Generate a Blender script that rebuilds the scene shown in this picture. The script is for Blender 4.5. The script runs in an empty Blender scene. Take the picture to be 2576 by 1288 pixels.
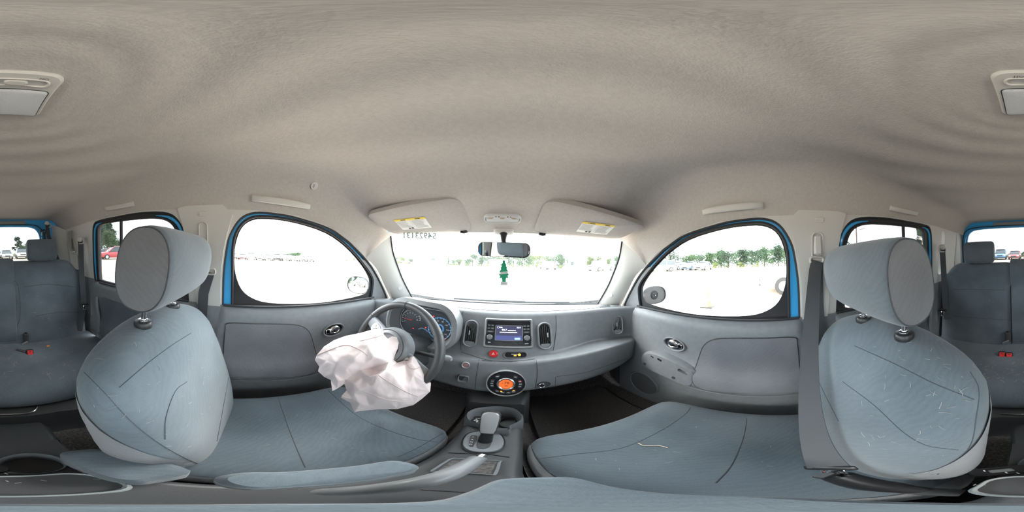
import bpy, bmesh, math, random
from mathutils import Vector, Matrix, noise
from mathutils.bvhtree import BVHTree
from mathutils.geometry import delaunay_2d_cdt

# ------------------------------------------------------------------ camera, sky, exposure
sc = bpy.context.scene
COL = sc.collection
ZC = 1.30            # height of the camera above the lot; all coordinates below are relative to it
CX = 0.027           # the camera stands a little right of the car's centre line
PITCH, ROLL, YAW = (math.radians(a) for a in (1.8, 1.6, 0.85))
def _rot():
    p, r, y = PITCH, ROLL, YAW
    rx = Matrix(((1, 0, 0), (0, math.cos(p), -math.sin(p)), (0, math.sin(p), math.cos(p))))
    ry = Matrix(((math.cos(r), 0, -math.sin(r)), (0, 1, 0), (math.sin(r), 0, math.cos(r))))
    rz = Matrix(((math.cos(y), math.sin(y), 0), (-math.sin(y), math.cos(y), 0), (0, 0, 1)))
    return rz @ rx @ ry
RM = _rot()
cd = bpy.data.cameras.new('camera')
cam = bpy.data.objects.new('camera', cd)
COL.objects.link(cam)
cd.type = 'PANO'
try:
    cd.cycles.panorama_type = 'EQUIRECTANGULAR'
except Exception:
    cd.panorama_type = 'EQUIRECTANGULAR'
cd.clip_start = 0.01
cd.clip_end = 2000
_m = Matrix((RM.col[0], RM.col[2], -RM.col[1])).transposed().to_4x4()
_m.translation = (CX, 0, ZC)
cam.matrix_world = _m
sc.camera = cam

w = bpy.data.worlds.new('overcast_sky')
sc.world = w
w.use_nodes = True
bg = w.node_tree.nodes['Background']
bg.inputs[0].default_value = (0.87, 0.945, 1.0, 1)
bg.inputs[1].default_value = 1.0
sd = bpy.data.lights.new('sun_offscreen', 'SUN')
sd.energy = .85
sd.angle = math.radians(40)
sd.color = (1.0, 0.95, 0.88)
so = bpy.data.objects.new('sun_offscreen', sd)
so.rotation_euler = Vector((.74, -.22, -.64)).to_track_quat('-Z', 'Y').to_euler()
COL.objects.link(so)
sc.view_settings.view_transform = 'Standard'
sc.view_settings.look = 'None'
sc.view_settings.exposure = 3.3
sc.view_settings.gamma = 1.0
sc.view_settings.use_curve_mapping = False

# ------------------------------------------------------------------ pixels of the photograph -> points
def ray(u, v):
    az = (u / 2576 - .5) * 2 * math.pi
    el = (.5 - v / 1288) * math.pi
    return RM @ Vector((math.cos(el) * math.sin(az), math.cos(el) * math.cos(az), math.sin(el)))
def onX(u, v, X, b=0.0, z0=-.25):
    d = ray(u, v); s = 1 if X > 0 else -1
    t = (X + s * b * z0 - CX) / (d.x + s * b * d.z)
    return Vector((CX, 0, 0)) + t * d
def onY(u, v, Y):
    d = ray(u, v); return Vector((CX, 0, 0)) + d * (Y / d.y)
def onZ(u, v, Z):
    d = ray(u, v); return Vector((CX, 0, 0)) + d * (Z / d.z)
def onT(u, v, t):
    return Vector((CX, 0, 0)) + ray(u, v) * t
def bvh(vf):
    return BVHTree.FromPolygons([Vector(p) for p in vf[0]], vf[1])
def hit(tree, u, v):
    d = ray(u, v)
    p, n, i, dist = tree.ray_cast(Vector((CX, 0, 0)), d)
    if p is None:
        return None, None
    if n.dot(d) > 0: n = -n
    return p, n

# ------------------------------------------------------------------ materials
MATS = {}
def mat(name, col, rough=.6, metal=0.0, spec=.5, bump=None, bscale=300., var=0., vscale=6., col2=None, emit=None, estr=1., coat=0., sheen=0.):
    if name in MATS: return MATS[name]
    m = bpy.data.materials.new(name); m.use_nodes = True
    nt = m.node_tree; b = nt.nodes['Principled BSDF']
    b.inputs['Base Color'].default_value = (*col, 1)
    b.inputs['Roughness'].default_value = rough
    b.inputs['Metallic'].default_value = metal
    b.inputs['Specular IOR Level'].default_value = spec
    b.inputs['Coat Weight'].default_value = coat
    b.inputs['Sheen Weight'].default_value = sheen
    tc = nt.nodes.new('ShaderNodeTexCoord')
    if var or col2:
        n = nt.nodes.new('ShaderNodeTexNoise'); n.inputs['Scale'].default_value = vscale; n.inputs['Detail'].default_value = 4
        nt.links.new(tc.outputs['Object'], n.inputs['Vector'])
        r = nt.nodes.new('ShaderNodeValToRGB')
        c2 = col2 or tuple(min(1, c * (1 + var)) for c in col)
        c1 = col if col2 else tuple(c * (1 - var) for c in col)
        r.color_ramp.elements[0].color = (*c1, 1); r.color_ramp.elements[0].position = .35
        r.color_ramp.elements[1].color = (*c2, 1); r.color_ramp.elements[1].position = .65
        nt.links.new(n.outputs['Fac'], r.inputs['Fac']); nt.links.new(r.outputs['Color'], b.inputs['Base Color'])
    if bump:
        n = nt.nodes.new('ShaderNodeTexNoise'); n.inputs['Scale'].default_value = bscale; n.inputs['Detail'].default_value = 2
        nt.links.new(tc.outputs['Object'], n.inputs['Vector'])
        bp = nt.nodes.new('ShaderNodeBump'); bp.inputs['Strength'].default_value = bump; bp.inputs['Distance'].default_value = .002
        nt.links.new(n.outputs['Fac'], bp.inputs['Height']); nt.links.new(bp.outputs['Normal'], b.inputs['Normal'])
    if emit:
        b.inputs['Emission Color'].default_value = (*emit, 1); b.inputs['Emission Strength'].default_value = estr
    MATS[name] = m
    return m
def fabric(name, c, c2):
    # woven seat cloth: fine weave, faint wavy lines
    m = bpy.data.materials.new(name); m.use_nodes = True
    nt = m.node_tree; b = nt.nodes['Principled BSDF']; L = nt.links
    b.inputs['Roughness'].default_value = .92; b.inputs['Specular IOR Level'].default_value = .2
    b.inputs['Sheen Weight'].default_value = .25; b.inputs['Sheen Roughness'].default_value = .5
    tc = nt.nodes.new('ShaderNodeTexCoord')
    wv = nt.nodes.new('ShaderNodeTexWave'); wv.bands_direction = 'DIAGONAL'
    wv.inputs['Scale'].default_value = 34; wv.inputs['Distortion'].default_value = 9; wv.inputs['Detail'].default_value = 1; wv.inputs['Detail Scale'].default_value = .6
    L.new(tc.outputs['Object'], wv.inputs['Vector'])
    n = nt.nodes.new('ShaderNodeTexNoise'); n.inputs['Scale'].default_value = 700; L.new(tc.outputs['Object'], n.inputs['Vector'])
    n2 = nt.nodes.new('ShaderNodeTexNoise'); n2.inputs['Scale'].default_value = 5; n2.inputs['Detail'].default_value = 4; L.new(tc.outputs['Object'], n2.inputs['Vector'])
    a = nt.nodes.new('ShaderNodeMath'); a.operation = 'MULTIPLY_ADD'; a.inputs[1].default_value = .07; L.new(wv.outputs['Fac'], a.inputs[0]); L.new(n2.outputs['Fac'], a.inputs[2])
    a2 = nt.nodes.new('ShaderNodeMath'); a2.operation = 'MULTIPLY_ADD'; a2.inputs[1].default_value = .5; L.new(n.outputs['Fac'], a2.inputs[0]); L.new(a.outputs[0], a2.inputs[2])
    r = nt.nodes.new('ShaderNodeValToRGB'); r.color_ramp.elements[0].position = .5; r.color_ramp.elements[1].position = 1.1
    r.color_ramp.elements[0].color = (*c, 1); r.color_ramp.elements[1].color = (*c2, 1)
    L.new(a2.outputs[0], r.inputs['Fac']); L.new(r.outputs['Color'], b.inputs['Base Color'])
    bp = nt.nodes.new('ShaderNodeBump'); bp.inputs['Strength'].default_value = .35; bp.inputs['Distance'].default_value = .002
    L.new(a2.outputs[0], bp.inputs['Height']); L.new(bp.outputs['Normal'], b.inputs['Normal'])
    MATS[name] = m
    return m
def glassmat(name, tint, flare_film, flare_film_col=(.9, .95, .95)):
    # thin window pane: tinted, with a pale scattering film added to wash out the view like flare
    m = bpy.data.materials.new(name); m.use_nodes = True
    nt = m.node_tree; nt.nodes.remove(nt.nodes['Principled BSDF']); L = nt.links
    out = nt.nodes['Material Output']
    t = nt.nodes.new('ShaderNodeBsdfTransparent'); t.inputs[0].default_value = (*tint, 1)
    g = nt.nodes.new('ShaderNodeBsdfGlossy'); g.inputs['Roughness'].default_value = .02
    fr = nt.nodes.new('ShaderNodeFresnel'); fr.inputs['IOR'].default_value = 1.25
    mx = nt.nodes.new('ShaderNodeMixShader'); L.new(fr.outputs[0], mx.inputs[0]); L.new(t.outputs[0], mx.inputs[1]); L.new(g.outputs[0], mx.inputs[2])
    tr = nt.nodes.new('ShaderNodeBsdfTranslucent'); tr.inputs[0].default_value = (*flare_film_col, 1)
    n = nt.nodes.new('ShaderNodeTexNoise'); n.inputs['Scale'].default_value = 4; n.inputs['Detail'].default_value = 6
    tc = nt.nodes.new('ShaderNodeTexCoord'); L.new(tc.outputs['Object'], n.inputs['Vector'])
    mr = nt.nodes.new('ShaderNodeMapRange'); mr.inputs[3].default_value = flare_film * .6; mr.inputs[4].default_value = flare_film * 1.4
    L.new(n.outputs['Fac'], mr.inputs[0])
    m2 = nt.nodes.new('ShaderNodeMixShader'); L.new(mr.outputs[0], m2.inputs[0]); L.new(mx.outputs[0], m2.inputs[1]); L.new(tr.outputs[0], m2.inputs[2])
    L.new(m2.outputs[0], out.inputs[0])
    MATS[name] = m
    return m

M_HEAD = mat('headliner_knit', (.50, .47, .445), .95, spec=.1, bump=.5, bscale=260, var=.04, vscale=90)
M_TRIM = mat('light_trim_plastic', (.60, .585, .555), .55, bump=.08, bscale=500)
M_PLASTIC = mat('charcoal_plastic', (.205, .216, .23), .45, bump=.14, bscale=420, var=.05, vscale=40)
M_PLASTIC_D = mat('dark_plastic', (.052, .053, .056), .48, bump=.12, bscale=420)
M_BLACK = mat('black_plastic', (.018, .018, .02), .4)
M_GLOSSBLK = mat('gloss_black', (.02, .02, .024), .2)
M_RUBBER = mat('rubber_seal', (.03, .03, .034), .7)
M_SILVER = mat('satin_silver', (.50, .51, .51), .33, metal=.25)
M_GREYP = mat('grey_paint_trim', (.22, .226, .232), .35)
M_CHROME = mat('chrome', (.85, .85, .87), .08, metal=1.)
M_STEEL = mat('brushed_steel', (.62, .62, .64), .25, metal=1.)
M_CARPET = mat('black_carpet', (.13, .12, .115), 1., spec=.05, bump=1., bscale=350, var=.35, vscale=120)
M_MAT = mat('floor_mat_pile', (.13, .12, .117), 1., spec=.05, bump=1., bscale=500, var=.3, vscale=200)
M_BLUE = mat('blue_body_paint', (.05, .42, .85), .3, coat=.6)
M_LEATHER = mat('wheel_leather', (.075, .075, .078), .36, bump=.25, bscale=700)
M_SEAM = mat('dark_seam_thread_and_gap_shade', (.075, .082, .09), .9)  # thread on cloth and leather; on the dash it paints the shade of gaps
M_SEATSEAM = mat('seat_seam_thread', (.062, .074, .085), .95)
M_BELT = mat('belt_webbing', (.07, .073, .082), .75, bump=.3, bscale=900)
M_RED = mat('red_button', (.75, .03, .03), .35)
M_WHITE = mat('white_print', (.85, .85, .85), .6)
M_INK = mat('black_ink', (.05, .05, .06), .7)
M_YELLOW = mat('yellow_warning', (.85, .62, .04), .6)
M_PAPER = mat('label_paper', (.80, .80, .78), .6)
M_ORANGE = mat('orange_display', (.9, .18, .03), .4, emit=(1., .16, .03), estr=.07)
M_SCREEN = mat('radio_screen', (.02, .02, .04), .2, emit=(.10, .10, .20), estr=.07)
M_SCREENB = mat('radio_screen_lower', (.02, .02, .05), .2, emit=(.10, .12, .34), estr=.1)
M_SCREENW = mat('radio_screen_text', (.5, .5, .5), .4, emit=(.9, .92, 1.), estr=.14)
M_SCREENK = mat('radio_screen_softkey', (.2, .4, .7), .4, emit=(.4, .62, 1.), estr=.1)
M_LED = mat('amber_led', (.9, .4, .05), .4, emit=(1., .4, .05), estr=.18)
M_LEDR = mat('red_led', (.8, .05, .05), .4, emit=(1., .05, .05), estr=.12)
M_GAUGEB = mat('gauge_blue_ring', (.05, .16, .32), .5, emit=(.08, .3, .62), estr=.05)
M_GAUGE = mat('gauge_face', (.035, .04, .05), .45)
M_PAD = mat('lamp_lens', (.62, .64, .66), .3, bump=.6, bscale=700)
M_LENSC = mat('clear_lamp_lens', (.72, .73, .74), .15, bump=.3, bscale=300)
M_AIRBAG = mat('airbag_nylon', (.90, .76, .745), .6, bump=.25, bscale=900, sheen=.3, var=.03, vscale=8)
M_GREENCARD = mat('green_card', (.01, .32, .16), .7)
M_MIRROR = mat('mirror_silver', (.85, .87, .88), .02, metal=1.)
M_STRAW = mat('pale_lint', (.33, .33, .32), .9)
F_SEAT = fabric('seat_cloth', (.076, .096, .112), (.138, .165, .188))
F_SIDE = fabric('seat_side_cloth', (.145, .147, .155), (.215, .217, .228))
F_DOOR = fabric('door_insert_cloth', (.145, .148, .165), (.22, .225, .245))
G_WIND = glassmat('windshield_glass', (.93, .97, .96), .036)
G_FRONT = glassmat('front_side_glass', (.95, .97, .96), .007)
G_REAR = glassmat('privacy_glass', (.29, .30, .30), .004)

# ------------------------------------------------------------------ object helpers
ORG = {}
def _props(o, label, cat, group, kind):
    if label: o['label'] = label
    if cat: o['category'] = cat
    if group: o['group'] = group
    if kind: o['kind'] = kind
def thing(name, loc, label=None, cat=None, group=None, kind=None):
    o = bpy.data.objects.new(name, None); COL.objects.link(o)
    o.empty_display_size = .05
    L = Vector(loc) + Vector((0, 0, ZC)); o.location = L
    ORG[o.name] = L
    _props(o, label, cat, group, kind)
    return o
def mk(name, V, F, m, parent=None, label=None, cat=None, group=None, kind=None, smooth=True, sharp=38):
    V = [Vector(p) + Vector((0, 0, ZC)) for p in V]
    if parent is not None:
        org = ORG[parent.name]
    else:
        xs = [p.x for p in V]; ys = [p.y for p in V]; zs = [p.z for p in V]
        org = Vector(((min(xs) + max(xs)) / 2, (min(ys) + max(ys)) / 2, min(zs)))
    me = bpy.data.meshes.new(name)
    me.from_pydata([p - org for p in V], [], F)
    me.validate()
    if smooth:
        me.polygons.foreach_set('use_smooth', [True] * len(me.polygons))
        if sharp: me.set_sharp_from_angle(angle=math.radians(sharp))
    me.materials.append(m)
    o = bpy.data.objects.new(name, me); COL.objects.link(o)
    if parent is not None: o.parent = parent
    else: o.location = org
    ORG[o.name] = org
    _props(o, label, cat, group, kind)
    return o
def join(*vfs):
    V, F = [], []
    for v, f in vfs:
        k = len(V); V += list(v); F += [tuple(i + k for i in q) for q in f]
    return V, F
def interp(keys, t):
    # Catmull-Rom through (t, value) keys
    ks = keys
    if t <= ks[0][0]: return ks[0][1]
    if t >= ks[-1][0]: return ks[-1][1]
    for i in range(len(ks) - 1):
        if ks[i][0] <= t <= ks[i + 1][0]: break
    t0, a = ks[i]; t1, b = ks[i + 1]; h = t1 - t0; s = (t - t0) / h
    def sl(k):
        if k == 0: return (ks[1][1] - ks[0][1]) / (ks[1][0] - ks[0][0])
        if k == len(ks) - 1: return (ks[-1][1] - ks[-2][1]) / (ks[-1][0] - ks[-2][0])
        d0 = (ks[k][1] - ks[k - 1][1]) / (ks[k][0] - ks[k - 1][0]); d1 = (ks[k + 1][1] - ks[k][1]) / (ks[k + 1][0] - ks[k][0])
        return 0 if d0 * d1 <= 0 else 2 * d0 * d1 / (d0 + d1)
    m0, m1 = sl(i) * h, sl(i + 1) * h
    return (2*s**3 - 3*s*s + 1) * a + (s**3 - 2*s*s + s) * m0 + (-2*s**3 + 3*s*s) * b + (s**3 - s*s) * m1
def smooth_path(P, n=6, closed=False):
    P = [Vector(p) for p in P]; out = []; N = len(P)
    rng = range(N if closed else N - 1)
    for i in rng:
        p1, p2 = P[i], P[(i + 1) % N]
        p0 = P[i - 1] if (closed or i > 0) else p1 * 2 - p2
        p3 = P[(i + 2) % N] if (closed or i + 2 < N) else p2 * 2 - p1
        for k in range(n):
            s = k / n
            out.append(.5 * ((2 * p1) + (p2 - p0) * s + (2*p0 - 5*p1 + 4*p2 - p3) * s * s + (3*p1 - p0 - 3*p2 + p3) * s**3))
    if not closed: out.append(P[-1])
    return out
def loft(rings, closed=True, cap0=True, cap1=True):
    n = len(rings[0]); V = [p for r in rings for p in r]; F = []
    for i in range(len(rings) - 1):
        for j in range(n if closed else n - 1):
            a = i * n + j; b = i * n + (j + 1) % n
            F.append((a, b, b + n, a + n))
    if closed and cap0: F.append(tuple(range(n - 1, -1, -1)))
    if closed and cap1: F.append(tuple((len(rings) - 1) * n + j for j in range(n)))
    return V, F
def tube(P, r, n=10, caps=True, flat=1.0, closed=False):
    P = [Vector(p) for p in P]; N = len(P); rings = []
    nrm = None
    for i, p in enumerate(P):
        t = (P[(i + 1) % N] - P[i - 1]) if closed else (P[min(i + 1, N - 1)] - P[max(i - 1, 0)])
        t.normalize()
        if nrm is None:
            a = Vector((0, 0, 1)) if abs(t.z) < .9 else Vector((1, 0, 0))
            nrm = (a - t * a.dot(t)).normalized()
        else:
            nrm = (nrm - t * nrm.dot(t)).normalized()
        b = t.cross(nrm); rr = r[i] if isinstance(r, (list, tuple)) else r
        rings.append([p + rr * (math.cos(2*math.pi*k/n) * nrm * flat + math.sin(2*math.pi*k/n) * b) for k in range(n)])
    if closed:
        V, F = loft(rings + [rings[0]], True, False, False)
        return V, F
    return loft(rings, True, caps, caps)
def box(c, s, R=None, b=.0):
    # box with chamfered edges
    c = Vector(c); hx, hy, hz = s[0]/2, s[1]/2, s[2]/2
    b = min(b, hx*.9, hy*.9, hz*.9)
    rings = []
    for z, ins in ((-hz, b), (-hz + b, 0), (hz - b, 0), (hz, b)) if b > 0 else ((-hz, 0), (hz, 0)):
        x, y = hx - ins, hy - ins
        k = b if b > 0 else 0
        if k > 0:
            r = [(x, -y + k), (x, y - k), (x - k, y), (-x + k, y), (-x, y - k), (-x, -y + k), (-x + k, -y), (x - k, -y)]
        else:
            r = [(x, -y), (x, y), (-x, y), (-x, -y)]
        q = [Vector((a, d, z)) for a, d in r]
        if R is not None: q = [R @ p for p in q]
        rings.append([c + p for p in q])
    return loft(rings)
def rrect(w_, h_, r, n=6):
    r = min(r, w_/2 - 1e-5, h_/2 - 1e-5); out = []
    for cx, cy, a0 in ((w_/2 - r, h_/2 - r, 0), (-w_/2 + r, h_/2 - r, 90), (-w_/2 + r, -h_/2 + r, 180), (w_/2 - r, -h_/2 + r, 270)):
        for k in range(n + 1):
            a = math.radians(a0 + 90 * k / n); out.append((cx + r * math.cos(a), cy + r * math.sin(a)))
    return out
def ell(a, b, n=32):
    return [(a * math.cos(2*math.pi*k/n), b * math.sin(2*math.pi*k/n)) for k in range(n)]
def frame(O, N, up=(0, 0, 1), rot=0.):
    N = Vector(N).normalized(); X = Vector(up).cross(N).normalized(); Y = N.cross(X)
    c, s = math.cos(rot), math.sin(rot)
    return (Vector(O), X * c + Y * s, Y * c - X * s, N)
def fp(fr, x, y, z=0.):
    return fr[0] + fr[1] * x + fr[2] * y + fr[3] * z
def sub(fr, x, y, z=0., rot=0.):
    c, s = math.cos(rot), math.sin(rot)
    return (fp(fr, x, y, z), fr[1] * c + fr[2] * s, fr[2] * c - fr[1] * s, fr[3])
def plate(outl, fr, z0, z1, b=.001, dome=0.):
    # extruded outline with a chamfered rim, optionally domed
    cx = sum(p[0] for p in outl) / len(outl); cy = sum(p[1] for p in outl) / len(outl)
    ext = max(max(abs(p[0] - cx), abs(p[1] - cy)) for p in outl)
    def sc_(k): return [(cx + (p[0] - cx) * k, cy + (p[1] - cy) * k) for p in outl]
    k = max(.2, 1 - b / max(ext, 1e-6))
    rings = [[fp(fr, x, y, z0) for x, y in outl], [fp(fr, x, y, z1 - b) for x, y in outl], [fp(fr, x, y, z1) for x, y in sc_(k)]]
    if dome:
        for q in (.85, .65, .4, .15):
            rings.append([fp(fr, x, y, z1 + dome * (1 - (q) ** 2)) for x, y in sc_(k * q)])
    return loft(rings, True, False, True)
def ringf(out, inn, fr, z0, z1, zi=None, rnd=.3):
    # bezel: from the outer outline up to z1 and down to the inner outline
    zi = z0 if zi is None else zi
    mid = lambda k: [((1 - k) * o[0] + k * i[0], (1 - k) * o[1] + k * i[1]) for o, i in zip(out, inn)]
    rings = [(out, z0), (out, z0 + (z1 - z0) * .6), (mid(.2), z1 - (z1 - z0) * .12), (mid(.45), z1), (mid(.75), z1 - (z1 - z0) * .1), (inn, z0 + (z1 - z0) * .6), (inn, zi)]
    return loft([[fp(fr, x, y, z) for x, y in r] for r, z in rings], True, False, False)
def lathe(prof, fr, n=28):
    rings = [[fp(fr, r * math.cos(2*math.pi*k/n), r * math.sin(2*math.pi*k/n), z) for k in range(n)] for r, z in prof]
    return loft(rings, True, True, True)
def sheet(outer, holes, step, fmap):
    # flat outline with holes, triangulated with inner points, mapped to space by fmap(a, b)
    pts, edges = [], []
    for lp in [outer] + holes:
        k = len(pts); pts += [Vector((p[0], p[1])) for p in lp]
        edges += [(k + i, k + (i + 1) % len(lp)) for i in range(len(lp))]
    def inside(p, lp):
        c = False; j = len(lp) - 1
        for i in range(len(lp)):
            if (lp[i][1] > p[1]) != (lp[j][1] > p[1]) and p[0] < (lp[j][0] - lp[i][0]) * (p[1] - lp[i][1]) / (lp[j][1] - lp[i][1]) + lp[i][0]: c = not c
            j = i
        return c
    bd = list(pts)
    x0 = min(p[0] for p in outer); x1 = max(p[0] for p in outer); y0 = min(p[1] for p in outer); y1 = max(p[1] for p in outer)
    nx, ny = int((x1 - x0) / step) + 1, int((y1 - y0) / step) + 1
    for i in range(1, nx):
        for j in range(1, ny):
            p = (x0 + i * step + (step * .5 if j % 2 else 0), y0 + j * step)
            if inside(p, outer) and not any(inside(p, h) for h in holes):
                if min((q[0] - p[0]) ** 2 + (q[1] - p[1]) ** 2 for q in bd) > (step * .35) ** 2: pts.append(Vector(p))
    vo, eo, fo, *_ = delaunay_2d_cdt(pts, edges, [], 0, 1e-6)
    F = []
    for f in fo:
        c = sum((vo[i] for i in f), Vector((0, 0))) / len(f)
        if inside(c, outer) and not any(inside(c, h) for h in holes): F.append(tuple(f))
    return [fmap(p[0], p[1]) for p in vo], F
def solid(vf, d):
    # give a sheet thickness: d(vertex)->offset vector
    V, F = vf; n = len(V); cnt = {}
    for f in F:
        for i in range(len(f)):
            e = (f[i], f[(i + 1) % len(f)]); cnt[e] = 1
    G = [tuple(f) for f in F] + [tuple(i + n for i in reversed(f)) for f in F]
    for (a, b) in cnt:
        if (b, a) not in cnt: G.append((b, a, a + n, b + n))
    return list(V) + [Vector(v) + Vector(d(v)) for v in V], G
FONT = None
def text(name, body, fr, size, m, parent, z=.0008, mirror=False, align='CENTER', shear=0., bold=0.):
    cu = bpy.data.curves.new('txt', 'FONT'); cu.body = body; cu.size = size; cu.align_x = align; cu.align_y = 'CENTER'
    cu.resolution_u = 2; cu.shear = shear; cu.offset = bold
    tmp = bpy.data.objects.new('txt', cu); COL.objects.link(tmp)
    me = bpy.data.meshes.new_from_object(tmp)
    V = [fp(fr, (-v.co.x if mirror else v.co.x), v.co.y, z) for v in me.vertices]
    F = [tuple(p.vertices) for p in me.polygons]
    bpy.data.objects.remove(tmp); bpy.data.curves.remove(cu); bpy.data.meshes.remove(me)
    return mk(name, V, F, m, parent, smooth=False)
def on_surface(tree, pix, lift=.0015, n=5):
    P = smooth_path([Vector((u, v, 0)) for u, v in pix], n); out = []
    for q in P:
        p, nn = hit(tree, q.x, q.y)
        if p is not None: out.append(p + nn * lift)
    return out
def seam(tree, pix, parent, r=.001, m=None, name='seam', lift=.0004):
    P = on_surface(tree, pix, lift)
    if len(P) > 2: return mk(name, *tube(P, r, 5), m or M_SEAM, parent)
def flecks(tree, regions, count, parent, rng, name='lint', length=(.006, .022), m=None):
    # hairs, straw and lint lying on a surface: nobody could count them
    V, F = [], []
    for _ in range(count):
        u0, v0, u1, v1 = rng.choice(regions)
        p, n = hit(tree, rng.uniform(u0, u1), rng.uniform(v0, v1))
        if p is None: continue
        t = n.cross(Vector((rng.uniform(-1, 1), rng.uniform(-1, 1), rng.uniform(-1, 1)))).normalized()
        s = n.cross(t); L = rng.uniform(*length); wd = rng.uniform(.0002, .0005); bend = rng.uniform(-.5, .5)
        k = len(V)
        for a in (-.5, 0, .5):
            q = p + n * .0012 + t * (a * L) + s * (bend * L * (.25 - a * a))
            V += [q - s * wd, q + s * wd, q + n * wd]
        for i in (0, 3):
            F += [(k+i, k+i+3, k+i+5, k+i+2), (k+i+2, k+i+5, k+i+4, k+i+1)]
    if V: return mk(name, V, F, m or M_STRAW, parent, kind='stuff', smooth=False)

# ------------------------------------------------------------------ ground outside
def ground_z(r, az):
    # the lot is level; left of the driver it reaches further and falls gently, beyond its edge the land drops
    c = math.cos(math.radians(az + 78)); wl = max(0., min(1., (c - .55) / .3)); wl = wl * wl * (3 - 2 * wl)
    edge = 34 + 18 * wl
    z = -.027 * wl * max(0., min(r, 52) * c - 10)
    if r > edge: z -= 3.2 * min(1, (r - edge) / 25)
    return z - max(0, r - 60) * .012
def build_ground():
    m = mat('sandy_lot', (.56, .46, .37), .95, spec=.1, var=.10, vscale=.6, bump=.4, bscale=20)
    V, F = [], []
    radii = [0, 2, 5, 10, 18, 26, 30, 34, 38, 42, 47, 52, 56, 60, 70, 90, 140, 220, 400]
    n = 144
    for r in radii:
        for k in range(n):
            a = 2*math.pi*k/n
            V.append(Vector((r * math.sin(a), r * math.cos(a), -ZC + ground_z(r, math.degrees(a)))))
    for i in range(len(radii) - 1):
        for k in range(n):
            F.append((i*n+k, i*n+(k+1) % n, (i+1)*n+(k+1) % n, (i+1)*n+k))
    o = mk('ground', V, F, m, kind='structure', label='pale sandy vehicle lot sloping away at its edge')
build_ground()

# ------------------------------------------------------------------ car shell: ceiling
TL = [(-1.7, .19), (-1.05, .205), (-.93, .205), (-.55, .20), (-.35, .185), (-.06, .17), (0, .17), (.18, .16), (.33, .13), (.49, .05), (.60, -.035), (.66, .02), (.71, .08), (.79, .12)]
def tlow(y):
    for i in range(len(TL) - 1):
        if TL[i][0] <= y <= TL[i+1][0]:
            k = (y - TL[i][0]) / (TL[i+1][0] - TL[i][0]); return TL[i][1] * (1 - k) + TL[i+1][1] * k
    return TL[-1][1] if y > 0 else TL[0][1]
ZCK = [(-1.75, .31), (-1.6, .325), (-1.2, .34), (.2, .34), (.35, .322), (.55, .236), (.70, .172), (.79, .135)]
def zceil(y): return interp(ZCK, y)
LAMP = Vector((0, -.235, .34))
def ripple(x, y):
    r = math.hypot(x * 1.0, y - LAMP.y)
    f = max(0, min(1, (r - .07) / .06)) * max(0, min(1, (.56 - abs(x)) / .16)) * max(0, min(1, (.62 - y) / .2)) * max(0, min(1, (y + 1.62) / .2))
    return f * .0085 * min(r, .6) ** .8 * math.sin(2*math.pi * math.log(max(r, .02)) / .40 + .6)
def side(s, y, t):
    if t <= .15:
        return Vector((s * (.70 - .14 * (t + .25)), y, t))
    th = min(1, (t - .15) / .26) * math.pi / 2
    return Vector((s * (.50 + .144 * math.cos(th)), y, .15 + (zceil(y) - .15) * math.sin(th)))
def build_ceiling():
    rows = []
    ny = 210
    for i in range(ny + 1):
        y = -1.66 + (0.785 + 1.66) * i / ny
        row = []
        t0 = tlow(y)
        for k in range(18):
            t = t0 + (.41 - t0) * k / 18
            p = side(-1, y, t); row.append(p)
        for k in range(101):
            x = -.5 + k * .01
            row.append(Vector((x, y, zceil(y))))
        for k in range(17, -1, -1):
            t = t0 + (.41 - t0) * k / 18
            row.append(side(1, y, t))
        for p in row:
            p.z += ripple(p.x, p.y)
        rows.append(row)
    V, F = loft(rows, False)
    return mk('ceiling', V, F, M_HEAD, kind='structure', label='beige knit headliner with concentric ripples around the dome lamp', sharp=None), (V, F)
CEIL, CEIL_VF = build_ceiling()
T_CEIL = bvh(CEIL_VF)

# ------------------------------------------------------------------ side walls, doors
FD = [(-.138, -.31), (-.137, -.20), (-.134, -.10), (-.122, .0), (-.105, .07), (-.06, .14), (0, .165), (.09, .164), (.18, .155), (.33, .125), (.42, .085), (.49, .045), (.63, -.06), (.74, -.185), (.80, -.27), (.815, -.31)]
RD = [(-.30, -.31), (-.303, -.1), (-.305, .03), (-.325, .12), (-.39, .175), (-.55, .195), (-.75, .199), (-.93, .20), (-1.0, .185), (-1.03, .12), (-1.07, -.10), (-1.09, -.31)]
def sm2(P, n=4, closed=False):
    return [(p.x, p.y) for p in smooth_path([Vector((a, b, 0)) for a, b in P], n, closed)]
FDs = sm2(FD, 4); RDs = sm2(RD, 4)
GD = sm2([(-.08, .03), (-.055, .10), (-.01, .135), (.06, .143), (.18, .133), (.33, .10), (.45, .04), (.56, -.045), (.63, -.12), (.652, -.17), (.645, -.215), (.60, -.24), (.40, -.256), (.25, -.256), (.08, -.246), (0, -.222), (-.05, -.18), (-.078, -.11), (-.085, -.04)], 3, True)
BI = sm2([(-.092, -.30), (-.092, -.12), (-.09, .03), (-.063, .105), (-.012, .145), (.06, .152), (.18, .142), (.33, .11), (.455, .047), (.57, -.04), (.66, -.13), (.675, -.2), (.672, -.30)], 4)
RG = sm2([(-.35, -.245), (-.347, 0), (-.355, .08), (-.39, .135), (-.46, .16), (-.6, .17), (-.9, .178), (-.965, .165), (-.985, .11), (-1.02, -.10), (-1.035, -.22), (-1.0, -.245), (-.7, -.245), (-.5, -.245)], 3, True)
SLOT = sm2([(-1.16, -.12), (-1.163, 0), (-1.165, .12), (-1.175, .17), (-1.20, .187), (-1.225, .17), (-1.235, .12), (-1.235, 0), (-1.235, -.12), (-1.225, -.16), (-1.20, -.175), (-1.17, -.16)], 3, True)
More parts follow.
